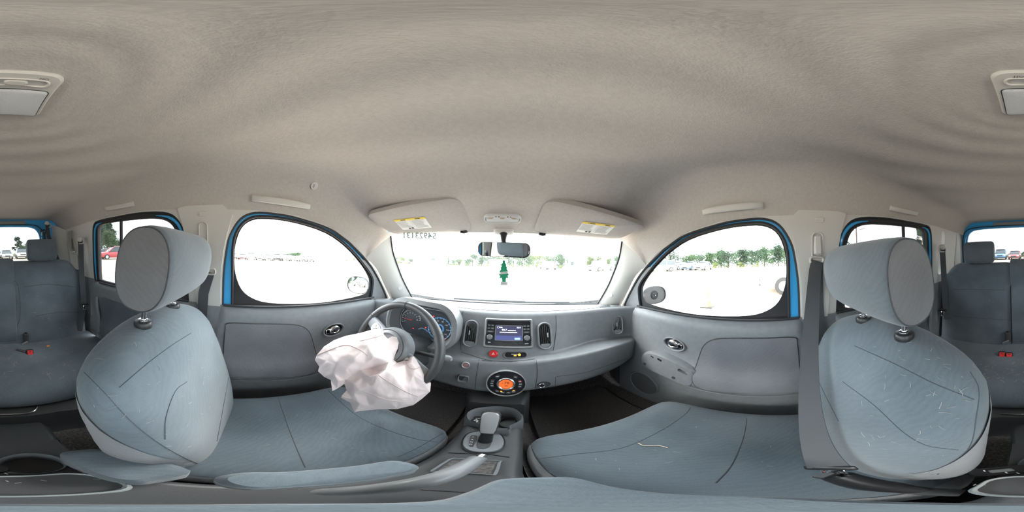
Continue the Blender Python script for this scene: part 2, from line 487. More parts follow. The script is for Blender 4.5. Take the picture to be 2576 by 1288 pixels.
def build_side(s, nm):
    root = thing('wall_' + nm, (s * .70, -.4, -.97), kind='structure', label='%s side of the cabin with pale pillar trim' % ("driver's" if s < 0 else "passenger's"))
    # pale trim around the doors
    top = [(y, tlow(y) + .03) for y in [-1.52 + i * .08 for i in range(26)] if y < .56] + [(.60, -.03)]
    outer = [(-1.52, -.32), (.83, -.32), (.82, -.28), (.75, -.18), (.645, -.055)] + top[::-1]
    PY, PT = -1.39, .075
    POCK = [(PY + x, PT + y) for x, y in rrect(.15, .20, .045)]
    holes = [FDs, RDs] + ([SLOT] if s > 0 else [POCK])
    V, F = sheet(outer, holes, .04, lambda a, b: side(s, a, b) + Vector((s * .003, 0, 0)))
    V, F = solid((V, F), lambda p: (s * .035, 0, 0))
    mk('pillar_trim', V, F, M_TRIM, root, sharp=50)
    # centre pillar trim, raised a little, and its cover cap
    bp = sm2([(-.143, -.262), (-.14, -.10), (-.128, .0), (-.112, .07), (-.09, .15), (-.13, .188), (-.30, .192), (-.335, .185), (-.315, .12), (-.298, .03), (-.262, -.15), (-.255, -.262)], 1, True)
    V, F = sheet(bp, [], .03, lambda a, b: side(s, a, b) + Vector((-s * .010, 0, 0)))
    mk('center_pillar_cover', *solid((V, F), lambda p: (s * .012, 0, 0)), M_TRIM, root, sharp=45)
    cy = -.215
    fr = frame(side(s, cy, .155) + Vector((-s * .011, 0, 0)), (-s, 0, -.25))
    mk('screw_cap', *plate(rrect(.034, .022, .006), fr, 0, .0035, .0015), M_TRIM, root)
    # dark lower pillar
    V, F = sheet([(-.13, -.255), (-.31, -.255), (-.33, -.97), (-.10, -.97)], [], .06, lambda a, b: Vector((s * (.695 if b > -.3 else .69), a, b)))
    mk('lower_pillar_trim', V, F, M_PLASTIC, root)
    V, F = sheet([(-1.06, -.235), (-1.52, -.235), (-1.64, -.97), (-1.0, -.97)], [], .08, lambda a, b: Vector((s * .69, a, b)))
    mk('lower_quarter_trim', V, F, M_PLASTIC, root)
    if s > 0:
        V, F = sheet(sm2([(p[0] * 1.0, p[1]) for p in SLOT[::3]], 3, True), [], .05, lambda a, b: side(s, a, b) + Vector((s * .03, 0, 0)))
        mk('quarter_glass', V, F, G_REAR, root)
    else:
        # storage pocket let into the trim and a pale insert below
        fr = frame(side(s, PY, PT) + Vector((.0, 0, 0)), (-s, .0, -.14))
        mk('pocket_recess', *loft([[side(s, PY + (a - PY) * .96, PT + (b - PT) * .97) + Vector((s * d, 0, 0)) for a, b in POCK] for d in (.0, .02, .04)], True, False, True), M_TRIM, root)
        mk('pocket_rim', *ringf(rrect(.164, .214, .05), rrect(.15, .20, .045), fr, -.004, .004), M_TRIM, root)
        fr = frame(side(s, PY, -.115) + Vector((.003, 0, 0)), (-s, 0, -.14))
        mk('pocket_insert', *plate(rrect(.16, .15, .03), fr, -.002, .005), M_TRIM, root)
    # rear corner pillar
    xb = -.565 if s < 0 else .665
    A = [side(s, -1.49, t) for t in (-.32, -.15, 0, .1, .19)]
    B = [Vector((xb, -1.655, t)) for t in (-.32, -.15, 0, .12, .27)]
    rows = []
    for a, b in zip(A, B):
        mid = (a + b) / 2 + Vector((-s * .01, .02, 0)); rows.append([a, (a*.6+mid*.4), mid, (b*.6+mid*.4), b, b + Vector((0, -.05, 0))])
    mk('rear_corner_pillar', *loft(rows, False), M_TRIM, root)
    return root
WALL_L = build_side(-1, 'left'); WALL_R = build_side(1, 'right')

XDK = [(-.97, .69), (-.85, .685), (-.78, .675), (-.72, .668), (-.665, .655), (-.655, .640), (-.63, .628), (-.585, .628), (-.55, .638), (-.515, .662), (-.44, .672), (-.34, .670), (-.30, .674), (-.272, .682), (-.262, .692), (-.256, .71)]
def xdoor(y, z):
    x = interp(XDK, z)
    if y > .30:      # the ledge fades out towards the dash
        k = min(1, (y - .30) / .15)
        x = x * (1 - k) + k * (.672 if z < -.28 else x)
    return x
def door(s, n, front=True):
    who = ("driver's" if s < 0 else "passenger's") if front else ('left' if s < 0 else 'right')
    lab = ('%s front door with blue window frame and charcoal panel' if front else '%s rear door with dark tinted window and charcoal panel') % who
    root = thing('door_%d' % n, (s * .70, .3 if front else -.7, -.97), kind='structure', label=lab)
    if front:
        ring, inner, gl, G = [p for p in FDs], BI, GD, G_FRONT
    else:
        ring, inner, gl, G = [p for p in RDs], RG, RG, G_REAR
    off = lambda d: (lambda a, b: side(s, a, b) + Vector((s * d, 0, 0)))
    c = (.3, -.08) if front else (-.68, -.05)
    big = [((p[0] - c[0]) * 1.02 + c[0], (p[1] - c[1]) * 1.02 + c[1]) for p in ring]
    V, F = sheet(big, [inner], .035, off(.022))
    mk('window_frame', *solid((V, F), lambda p: (s * .03, 0, 0)), M_BLUE if front else M_RUBBER, root, label='blue painted window frame' if front else 'dark window frame')
    if not front:
        for sel in (lambda p: p[0] < -.90 and p[1] > -.27, lambda p: p[0] > -.50 and p[1] > -.02):
            Q = [side(s, -.68 + (a + .68) * .962, -.05 + (b + .05) * .93) + Vector((s * .016, 0, 0)) for a, b in RDs if sel((a, b))]
            n_ = len(Q)
            mk('blue_frame_strip', *tube(Q, [.0085 * min(1, .25 + min(i, n_ - 1 - i) / 4) for i in range(n_)], 8), M_BLUE, root, label='thin blue painted strip')
    if front:
        V, F = sheet(BI, [GD], .03, off(.03)); mk('glass_border', *solid((V, F), lambda p: (s * .004, 0, 0)), M_RUBBER, root)
        cov = [p for p in FDs if p[0] > .57 and p[1] < .0] + [p for p in BI if p[0] > .52 and p[1] < -.0][::-1]
        V, F = sheet(cov, [], .03, off(.012)); mk('mirror_base_cover', *solid((V, F), lambda p: (s * .01, 0, 0)), M_PLASTIC, root)
    big = [((p[0] - c[0]) * 1.015 + c[0], (p[1] - c[1]) * 1.015 + c[1]) for p in gl]
    V, F = sheet(big, [], .06, off(.036)); mk('window_pane', V, F, G, root)
    P = [side(s, a, b) + Vector((s * .012, 0, 0)) for a, b in ring]
    mk('door_seal', *tube(P, .0075, 8), M_RUBBER, root)
    P = [side(s, a, b) + Vector((s * .02, 0, 0)) for a, b in inner]
    mk('glass_seal', *tube(P, .006, 8, closed=not front), M_RUBBER, root)
    if not front:
        P = [side(s, -.735, .18) + Vector((s * .028, 0, 0)), side(s, -.76, -.02) + Vector((s * .028, 0, 0)), side(s, -.775, -.25) + Vector((s * .028, 0, 0))]
        mk('division_bar', *tube(P, .0105, 8), M_RUBBER, root)
    # inner panel
    if front:
        o = sm2([(-.148, -.258), (.05, -.258), (.25, -.257), (.45, -.258), (.62, -.262), (.80, -.285)], 3) + [(.80, -.97), (-.10, -.97), (-.135, -.6), (-.15, -.4)]
    else:
        o = [(-.29, -.256), (-.6, -.256), (-1.09, -.256), (-1.10, -.40), (-1.0, -.72), (-.95, -.97), (-.30, -.97)]
    pm = lambda a, b: Vector((s * xdoor(a if front else .0, b), a, b))
    vf = sheet(o, [], .022, pm)
    pan = mk('door_panel', *vf, M_PLASTIC, root, sharp=60)
    tree = bvh(vf)
    P = [side(s, a, -.252) + Vector((-s * .006, 0, -.003)) for a in ([i * .1 - .13 for i in range(9)] if front else [-.30 - i * .1 for i in range(8)])]
    mk('sill_seal', *tube(P, .006, 8), M_RUBBER, root)
    if front:
        ins = sm2([(-.10, -.335), (.0, -.33), (.12, -.332), (.21, -.345), (.26, -.385), (.285, -.46), (.30, -.56), (.285, -.625), (.22, -.655), (.06, -.662), (-.08, -.66), (-.108, -.64), (-.115, -.5), (-.112, -.37)], 3, True)
        V, F = sheet(ins, [], .02, lambda a, b: pm(a, b) + Vector((-s * .006, 0, 0)))
        mk('insert_pad', *solid((V, F), lambda p: (s * .008, 0, 0)), F_DOOR, root, sharp=60)
        P = [pm(a, b) + Vector((-s * .004, 0, 0)) for a, b in ins]
        mk('insert_seam', *tube(P, .0028, 6, closed=True), M_PLASTIC_D, root)
        P = smooth_path([pm(a, b) + Vector((-s * .004, 0, 0)) for a, b in ((-.12, -.70), (.05, -.70), (.22, -.695), (.36, -.675), (.45, -.62))], 5)
        mk('lower_ridge', *tube(P, .004, 6), M_PLASTIC, root)
        # inside handle: oval cup with chrome lever
        pu, pv = ((838, 829) if s < 0 else (1697, 865))
        p, nn = hit(tree, pu, pv)
        fr = frame(p, (-s, 0, .05), rot=(.12 if s < 0 else -.12))
        fr = (fr[0], fr[1] * 1.18, fr[2] * 1.18, fr[3])
        hb = mk('handle_bezel', *ringf(ell(.052, .033), ell(.042, .025), fr, -.002, .012, 0), M_PLASTIC, root)
        mk('handle_cup', *plate(ell(.043, .026), fr, 0, .002), M_GLOSSBLK, hb)
        k = 1 if s < 0 else -1
        mk('chrome_lever', *plate(ell(.026, .019), sub(fr, k * .004, 0), .002, .010, .003, .004), M_CHROME, hb, label='chrome door lever')
        mk('lever_tip', *plate(rrect(.02, .022, .006), sub(fr, k * -.026, 0), .002, .009, .002), M_CHROME, hb)
        mk('lever_ring', *ringf(ell(.020, .016), ell(.015, .012), sub(fr, k * .006, 0), .012, .016), M_STEEL, hb)
        # armrest pod with window switches and pull cup
        if s > 0:
            fa = frame((.672, .3, -.5), (-1, 0, 0))
            pix = [(1609, 908), (1612, 895), (1624, 886), (1640, 887), (1665, 896), (1700, 912), (1735, 929), (1749, 940), (1750, 955), (1747, 968), (1738, 974), (1712, 968), (1680, 953), (1640, 935), (1616, 921)]
            Q = [onX(u, v, .628) - fa[0] for u, v in pix]
            ol = sm2([(q.dot(fa[1]), q.dot(fa[2])) for q in Q], 3, True)
            if sum(ol[i][0] * ol[(i+1) % len(ol)][1] - ol[(i+1) % len(ol)][0] * ol[i][1] for i in range(len(ol))) < 0: ol.reverse()
            # the pull cup is a real pocket in its face
            cen = (sum(p[0] for p in ol) / len(ol), sum(p[1] for p in ol) / len(ol))
            inn = [(cen[0] + (p[0] - cen[0]) * .90, cen[1] + (p[1] - cen[1]) * .90) for p in ol]
            qc = onX(1718, 936, .628) - fa[0]; ca, sa = math.cos(-.38), math.sin(-.38)
            cup = [(qc.dot(fa[1]) + x * ca - y * sa, qc.dot(fa[2]) + x * sa + y * ca) for x, y in rrect(.052, .019, .006, 4)]
            avf = join(loft([[fp(fa, x, y, z) for x, y in o_] for o_, z in ((ol, -.01), (ol, .032), (inn, .044))], True, False, False), sheet(inn, [cup], .012, lambda a, b: fp(fa, a, b, .044)))
            cvf = loft([[fp(fa, x, y, z) for x, y in cup] for z in (.044, .02, .004)], True, False, True)
            pod = mk('armrest', *avf, M_PLASTIC, root, label='slanted armrest with window switch and pull cup')
            mk('pull_cup', *cvf, M_PLASTIC, pod)
            pt = bvh(avf)
            for (a, b, w_, h_, mm, nmn) in ((1641, 897, .018, .008, M_STEEL, 'lock_switch'), (1659, 905, .026, .010, M_BLACK, 'window_switch')):
                q, nq = hit(pt, a, b)
                if q is not None: mk(nmn, *plate(rrect(w_, h_, h_ * .3), frame(q, (-1, 0, 0), rot=-.38), -.003, .0025, .001), mm, pod)
            for a, b in ((1622, 915), (1694, 950)):
                q, nq = hit(pt, a, b)
                if q is not None: mk('screw_cover', *plate(ell(.009, .009, 16), frame(q, (-1, 0, 0)), -.002, .003), M_PLASTIC_D, pod)
        # speaker grille low on the door
        fr = frame((s * .669, .60, -.80), (-s, 0, 0))
        sp = mk('speaker_grille', *plate(ell(.09, .09), fr, -.004, .006, .004), mat('speaker_mesh', (.10, .105, .11), .7, bump=.8, bscale=260), root)
        mk('grille_ring', *ringf(ell(.10, .10), ell(.09, .09), fr, -.004, .009), M_PLASTIC, sp)
    else:
        ins = sm2([(-.45, -.36), (-.6, -.345), (-.8, -.345), (-.93, -.35), (-.955, -.42), (-.93, -.55), (-.90, -.66), (-.6, -.67), (-.42, -.6)], 3, True)
        V, F = sheet(ins, [], .03, lambda a, b: pm(a, b) + Vector((-s * .005, 0, 0)))
        mk('insert_pad', *solid((V, F), lambda p: (s * .008, 0, 0)), F_SEAT, root, sharp=60)
        P = smooth_path([pm(-.985, -.36) + Vector((-s*.01, 0, 0)), pm(-.97, -.43) + Vector((-s*.022, 0, 0)), pm(-.93, -.52) + Vector((-s*.022, 0, 0)), pm(-.91, -.62) + Vector((-s*.008, 0, 0))], 5)
        mk('pull_handle', *tube(P, .012, 8), M_PLASTIC, root)
    return root, tree
D1, T_D1 = door(-1, 1); D2, T_D2 = door(1, 2)
D3, T_D3 = door(-1, 3, False); D4, T_D4 = door(1, 4, False)

# ------------------------------------------------------------------ windshield and front pillars
PB = [(.0, (.565, .89, -.268)), (.35, (.60, .797, -.10)), (.7, (.602, .722, .03)), (1., (.598, .692, .118))]
def ws(a, b):
    # a: -1..1 across, b: 0 bottom .. 1 top
    x, y, z = (interp([(k, q[i]) for k, q in PB], b) for i in range(3))
    yc = .972 + (.787 - .972) * b + .012 * math.sin(math.pi * b); zc = -.262 + .40 * b
    k = abs(a) ** 2.2
    return Vector((x * a, yc + (y - yc) * k, zc + (z - zc) * k))
rows = [[ws(-1 + i / 15, j / 14) for i in range(31)] for j in range(15)]
WS_VF = loft(rows, False)
WIND = mk('window_1', *WS_VF, G_WIND, kind='structure', label='hazy curved windshield')
T_WS = bvh(WS_VF)
P = [ws(-1, j / 14) for j in range(14, -1, -1)] + [ws(-1 + i / 15, 0) for i in range(1, 30)] + [ws(1, j / 14) for j in range(15)]
mk('glass_seal', *tube(P, .005, 6), M_RUBBER, WIND)
# wiper and cowl outside the lower edge of the glass
P = [ws(-.55 + i * .065, .012) + Vector((0, .035, .004)) for i in range(13)]
mk('wiper_blade', *tube(P, .007, 6), M_BLACK, WIND)
P = [ws(-.05 + i * .07, .012) + Vector((0, .045, -.002)) for i in range(12)]
mk('wiper_blade', *tube(P, .007, 6), M_BLACK, WIND)
mk('cowl', *loft([[ws(-1 + i / 10, 0) + Vector((0, d, h)) for i in range(21)] for d, h in ((.012, -.012), (.12, -.03), (.30, -.09))], False), M_BLACK, WIND)
for s, n in ((-1, 1), (1, 2)):
    rows = []
    PA = [(.0, (.84, -.30)), (.33, (.745, -.175)), (.66, (.66, -.072)), (1., (.575, -.012))]
    for j in range(13):
        b = j / 12
        ya = interp([(k, q[0]) for k, q in PA], b); ta = interp([(k, q[1]) for k, q in PA], b)
        A = side(s, ya, ta); B = ws(s * 1.0, b)
        C = A.lerp(B, .5) + Vector((-s * .020, -.038, 0))
        row = []
        for i in range(11):
            k = i / 10
            row.append(A * (1 - k) ** 2 + C * 2 * k * (1 - k) + B * k * k)
        rows.append(row)
    tr = mk('trim_%d' % n, *loft(rows, False), M_TRIM, kind='structure', label='pale grey pillar trim beside the windshield on the %s side' % ("driver's" if s < 0 else "passenger's"))
    p = rows[2][7]; nn = Vector((-s * .6, -.8, .15))
    mk('trim_cap', *plate(ell(.011, .013, 20), frame(p + nn * .002, nn), -.002, .003, .002), M_TRIM, tr)

# ------------------------------------------------------------------ floor, firewall, tail
V, F = sheet([(-.72, -1.66), (.72, -1.66), (.72, .86), (-.72, .86)], [], .12, lambda a, b: Vector((a, b, -.97)))
FLOOR = mk('floor', V, F, M_CARPET, kind='structure', label='black carpeted car floor')
rows = [[Vector((x, y, z)) for x in (-.72, -.4, 0, .4, .72)] for y, z in ((.84, -.972), (.92, -.93), (1.02, -.70), (1.04, -.45), (1.0, -.27))]
mk('wall_front', *loft(rows, False), M_CARPET, kind='structure', label='dark carpeted toe board below the dashboard')
# step under the rear seat
rows = []
for i in range(25):
    x = -.69 + i * 1.38 / 24
    b = .015 if .18 < abs(x + .02) < .30 else 0
    rows.append([Vector((x, y + b, z)) for y, z in ((-.44, -.975), (-.475, -.955), (-.50, -.905), (-.53, -.865), (-.60, -.85), (-.78, -.845), (-.80, -.97))])
mk('trim_3', *loft(rows, False), M_PLASTIC_D, kind='structure', label='dark plastic step under the rear bench')
# tailgate
def build_back():
    root = thing('wall_back', (0, -1.68, -.97), kind='structure', label='tailgate with blue inner frame')
    hole = sm2([(-.43, -.33), (-.435, -.1), (-.43, .10), (-.405, .19), (-.34, .238), (-.2, .246), (.1, .247), (.45, .244), (.56, .222), (.605, .15), (.615, 0), (.61, -.2), (.60, -.33)], 4, True)
    V, F = sheet([(-.74, -.97), (.74, -.97), (.74, .36), (-.74, .36)], [hole], .08, lambda a, b: Vector((a, -1.70, b)))
    mk('tailgate_frame', *solid((V, F), lambda p: (0, -.03, 0)), M_BLUE, root, label='blue painted tailgate frame')
    P = [Vector((a, -1.697, b)) for a, b in hole]
    fr = frame((.09, -1.70, -.04), (0, 1, 0))
    for k, dz, m_ in ((1.035, .004, M_BLUE), (1.09, .010, M_RUBBER), (1.13, .003, M_BLUE)):
        Q = [Vector(((a - .09) * k + .09, -1.70 + dz, (b + .04) * k - .04)) for a, b in hole]
        mk('pressed_rib' if m_ is M_BLUE else 'weather_seal', *tube(Q, .007 if m_ is M_BLUE else .005, 8, closed=True), m_, root)
    mk('brake_lamp_cover', *box((.02, -1.69, .292), (.58, .03, .036), None, .004), M_GREYP, root)
    V, F = sheet([(-.69, -.97), (.69, -.97), (.69, -.36), (-.69, -.36)], [], .15, lambda a, b: Vector((a, -1.665, b)))
    mk('lower_tailgate_panel', V, F, M_PLASTIC, root)
    V, F = sheet(hole, [], .1, lambda a, b: Vector((a, -1.715, b)))
    wn = mk('window_2', V, F, G_REAR, kind='structure', label='tinted rear window in the tailgate')
build_back()
# outer skin so that the shell has thickness from outside
rows = []
for i in range(30):
    y = -1.70 + i * 2.47 / 29
    rows.append([side(-1, y, max(tlow(y), .1)) + Vector((-.06, 0, .02))] + [Vector((-.55 + 1.1 * k / 10, y, zceil(y) + .045)) for k in range(11)] + [side(1, y, max(tlow(y), .1)) + Vector((.06, 0, .02))])
mk('roof_skin', *loft(rows, False), M_BLUE, kind='structure', label='blue painted roof panel')
# close the shell: footwell sides, rear corners
for s, nm in ((-1, 'left'), (1, 'right')):
    w_ = WALL_L if s < 0 else WALL_R
    V, F = sheet([(.76, -.30), (1.06, -.30), (1.06, -.98), (.76, -.98)], [], .12, lambda a, b: Vector((s * .69, a, b)))
    mk('kick_panel', V, F, M_PLASTIC_D, w_)
    mk('rear_side_panel', *loft([[Vector((s * .69, -1.45, z)), Vector((s * .70, -1.66, z)), Vector((s * .72, -1.71, z))] for z in (-.98, -.6, -.2, .2)], False), M_PLASTIC_D, w_)
    mk('scuttle_corner', *loft([[Vector((s * .69, .78, z)), Vector((s * .69, .92, z)), Vector((s * .5, 1.0, z))] for z in (-.60, -.285)], False), M_PLASTIC_D, w_)

# ------------------------------------------------------------------ dashboard
def tab(xs, vals): return list(zip(xs, vals))
DX = [-.69, -.55, -.36, -.18, .0, .2, .45, .62, .69]
DPROF = [
    (tab(DX, [.84, .90, .945, .965, .972, .965, .93, .87, .84]), tab(DX, [-.285, -.272, -.266, -.264, -.262, -.264, -.268, -.275, -.285])),
    (tab(DX, [.66, .695, .735, .738, .738, .738, .735, .70, .672]), tab(DX, [-.262, -.25, -.242, -.242, -.242, -.243, -.25, -.254, -.262])),
    (tab(DX, [.665, .685, .69, .672, .655, .665, .725, .725, .70]), tab(DX, [-.43, -.43, -.435, -.445, -.450, -.43, -.436, -.452, -.452])),
    (tab(DX, [.66, .63, .615, .622, .630, .605, .60, .64, .675]), tab(DX, [-.455, -.455, -.462, -.462, -.460, -.43, -.42, -.455, -.475])),
    (tab(DX, [.68, .65, .63, .605, .575, .585, .61, .65, .68]), tab(DX, [-.60, -.62, -.64, -.635, -.615, -.60, -.60, -.60, -.60])),
    (tab(DX, [.80] * 9), tab(DX, [-.66, -.67, -.69, -.68, -.65, -.64, -.64, -.64, -.64])),
    (tab(DX, [.98] * 9), tab(DX, [-.64] * 9)),
]
RAD = [0, .022, .012, .014, .03, .03, 0]
def dash_profile(x):
    C = [Vector((x, interp(a, x), interp(b, x))) for a, b in DPROF]
    out = [C[0]]
    for i in range(1, len(C) - 1):
        p, c, q = C[i - 1], C[i], C[i + 1]
        r = min(RAD[i], (p - c).length * .45, (q - c).length * .45)
        a = c + (p - c).normalized() * r; b = c + (q - c).normalized() * r
        if i == 1: out.append(p.lerp(a, .5))
        for k in range(5):
            t = k / 4; out.append(a * (1 - t) ** 2 + c * 2 * t * (1 - t) + b * t * t)
        if i < 4: out += [b.lerp(C[i + 1], .35)]
    out.append(C[-1])
    return out
DASH = thing('dashboard', (0, .78, -.64), 'charcoal dashboard with oval air vents below the windshield', 'dashboard')
rows = [dash_profile(-.69 + 1.38 * i / 92) for i in range(93)]
DASH_VF = loft(rows, False)
DBODY = mk('dash_body', *DASH_VF, M_PLASTIC, DASH, sharp=None)
T_DASH = bvh(DASH_VF)
def dframe(u, v, lean=None):
    p, n = hit(T_DASH, u, v)
    return frame(p, lean or n)
# gaps of the centre panel, top pad, glovebox: their shade drawn as dark tubes
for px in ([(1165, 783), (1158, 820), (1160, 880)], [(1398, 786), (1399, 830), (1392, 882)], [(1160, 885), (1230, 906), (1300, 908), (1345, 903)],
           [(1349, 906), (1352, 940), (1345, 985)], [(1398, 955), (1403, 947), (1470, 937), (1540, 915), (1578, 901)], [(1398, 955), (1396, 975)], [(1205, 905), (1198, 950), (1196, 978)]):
    seam(T_DASH, px, DBODY, .0014)  # dark tubes standing in for the gap shade
def top_edge_gap_shade():
    P = []
    for i in range(60):
        x = -.60 + 1.25 * i / 59
        p, n, _, _ = T_DASH.ray_cast(Vector((x, interp(DPROF[1][0], x) + .03, 0)), Vector((0, 0, -1)))
        if p is not None: P.append(p + n * .0004)
    mk('top_pad_gap_shade', *tube(P, .0016, 5), M_SEAM, DBODY)
top_edge_gap_shade()
def vent(u, v, w_, h_, tabx, lean, shut=0.):
    p, n = hit(T_DASH, u, v)
    fr = frame(p, lean)
    o = rrect(w_, h_, w_ * .48, 9); i_ = rrect(w_ - .018, h_ - .02, (w_ - .018) * .48, 9)
    b = mk('air_vent', *ringf(o, i_, fr, -.012, .014, -.004), M_PLASTIC, DASH, label='oval dashboard air vent')
    mk('vent_well', *plate(i_, fr, -.008, .001), M_BLACK, b)
    iw, ih = w_ - .018, h_ - .02
    for k in range(5):
        x = -iw / 2 + iw * (k + .7) / 5.4
        half = math.sqrt(max(.1, 1 - (2 * x / iw) ** 2)) * ih / 2 * .95
        mk('slat', *box(fp(fr, x, .004, .0045), (.0028, half * 1.72, .007), Matrix((fr[1], fr[2], fr[3])).transposed(), .0008), M_PLASTIC_D if not shut else M_PLASTIC, b)
    mk('vent_tab', *box(fp(fr, tabx, .004, .009), (.0045, .022, .005), Matrix((fr[1], fr[2], fr[3])).transposed(), .001), M_SILVER, b)
    mk('vent_chin', *plate([(x * .96, y) for x, y in rrect(iw, .02, .009)], sub(fr, 0, -ih / 2 + .010), 0, .008, .002), M_PLASTIC, b)
vent(1185, 839, .064, .135, -.006, (.0, -1, .40)); vent(1370, 845, .064, .135, .012, (.0, -1, .40))
vent(1553, 817, .062, .118, -.004, (-.40, -1, .12), 1); vent(990, 802, .062, .112, -.004, (.35, -1, .1))
# defroster grilles at both ends of the top pad
for u0, v0 in ((1000, 757), (1521, 772)):
    p, n = hit(T_DASH, u0, v0)
    g = mk('defroster_grille', *box(p + Vector((0, .01, .001)), (.075, .03, .006), None, .002), M_PLASTIC, DASH)
    for k in range(6):
        mk('grille_slot', *box(p + Vector((-.03 + k * .012, .008, .0045)), (.006, .022, .003), None, .0005), M_BLACK, g)

# radio
def radio():
    p, n = hit(T_DASH, 1279, 838)
    fr = frame(p, (0, -1, .40))
    w_, h_ = .186, .118
    bz = mk('radio', *ringf(rrect(w_ + .022, h_ + .024, .008, 4), rrect(w_, h_, .005, 4), sub(fr, 0, -.003), -.01, .013, -.002), M_GREYP, DASH, label='double height radio with lit screen')
    mk('radio_face', *plate(rrect(w_ + .002, h_ + .002, .004, 4), fr, -.005, .0055), M_GLOSSBLK, bz)
    sf = sub(fr, .002, .0, .0055)
    mk('screen_rim', *ringf(rrect(.118, .074, .004, 3), rrect(.110, .067, .003, 3), sf, 0, .002), M_PLASTIC, bz)
    sn = mk('screen', *plate(rrect(.110, .067, .003, 3), sf, 0, .001), M_SCREEN, bz, label='dark violet radio screen')
    mk('screen_band', *plate(rrect(.110, .020, .001, 2), sub(sf, 0, -.0225), .001, .0013, .0001), M_SCREENB, bz)
    mk('soft_key', *plate(rrect(.024, .010, .002, 3), sub(sf, .036, -.026), .0013, .0017, .0001), M_SCREENK, bz)
    text('soft_key_text', 'Tune', sub(sf, .036, -.026), .007, M_SCREENW, bz, .002)
    text('clock_text', '3:54', sub(sf, .041, .0265), .010, M_SCREENW, bz, .002, bold=.0002)
    text('station_text', '90.7', sub(sf, -.020, .0145), .0125, M_SCREENW, bz, .002, bold=.0003)
    mk('caption_line', *plate(rrect(.034, .0035, .001, 2), sub(sf, .012, .0125), .0012, .0016, .0001), M_SCREENW, bz)
    mk('caption_line', *plate(rrect(.074, .004, .001, 2), sub(sf, -.002, .0035), .0012, .0016, .0001), M_SCREENW, bz)
    mk('caption_line', *plate(rrect(.012, .004, .001, 2), sub(sf, -.034, .0265), .0012, .0016, .0001), M_SCREENW, bz)
    mk('icon_ring', *ringf(ell(.005, .005, 16), ell(.004, .004, 16), sub(sf, -.046, .0265), .001, .0018), M_SCREENW, bz)
    mk('disc_slot', *plate(rrect(.12, .004, .002, 3), sub(fr, 0, .0475), .0055, .0068), M_BLACK, bz)
    for sx in (-1, 1):
        for r_ in range(3):
            for c_ in range(2):
                if r_ == 2 and c_: continue
                wb = .014 if r_ < 2 else .030
                x = sx * .0765 + ((c_ - .5) * .0155 if r_ < 2 else 0)
                b = mk('button', *plate(rrect(wb, .011, .002, 3), sub(fr, x, .034 - r_ * .0145), .0055, .0085, .001), M_PLASTIC_D, bz)
                mk('button_mark', *plate(rrect(wb * .6, .002, .0006, 2), sub(fr, x, .034 - r_ * .0145), .0085, .0089, .0001), mat('grey_print', (.5, .5, .5), .6), b)
        kb = mk('knob', *lathe([(.0125, 0), (.0125, .008), (.011, .011), (.008, .0115), (0.0005, .0115)], sub(fr, sx * .0775, -.022, .0055), 24), M_GREYP, bz)
        for a in (30, 150):
            x, y = .0105 * math.cos(math.radians(a)), .0105 * math.sin(math.radians(a))
            mk('knob_grip', *box(fp(fr, sx * .0775 + x, -.022 + y, .016), (.004, .004, .004), None, .001), M_SILVER, kb)
    for k in range(6):
        mk('preset_key', *plate(rrect(.0185, .006, .001, 2), sub(fr, -.051 + k * .0205, -.0475), .0055, .0080, .001), M_PLASTIC_D, bz)
    mk('logo_mark', *plate(rrect(.012, .004, .001, 2), sub(fr, -.078, -.0475), .0055, .0060, .0001), M_WHITE, bz)
    mk('logo_mark', *plate(rrect(.016, .003, .001, 2), sub(fr, .076, -.0505), .0055, .0060, .0001), M_WHITE, bz)
radio()
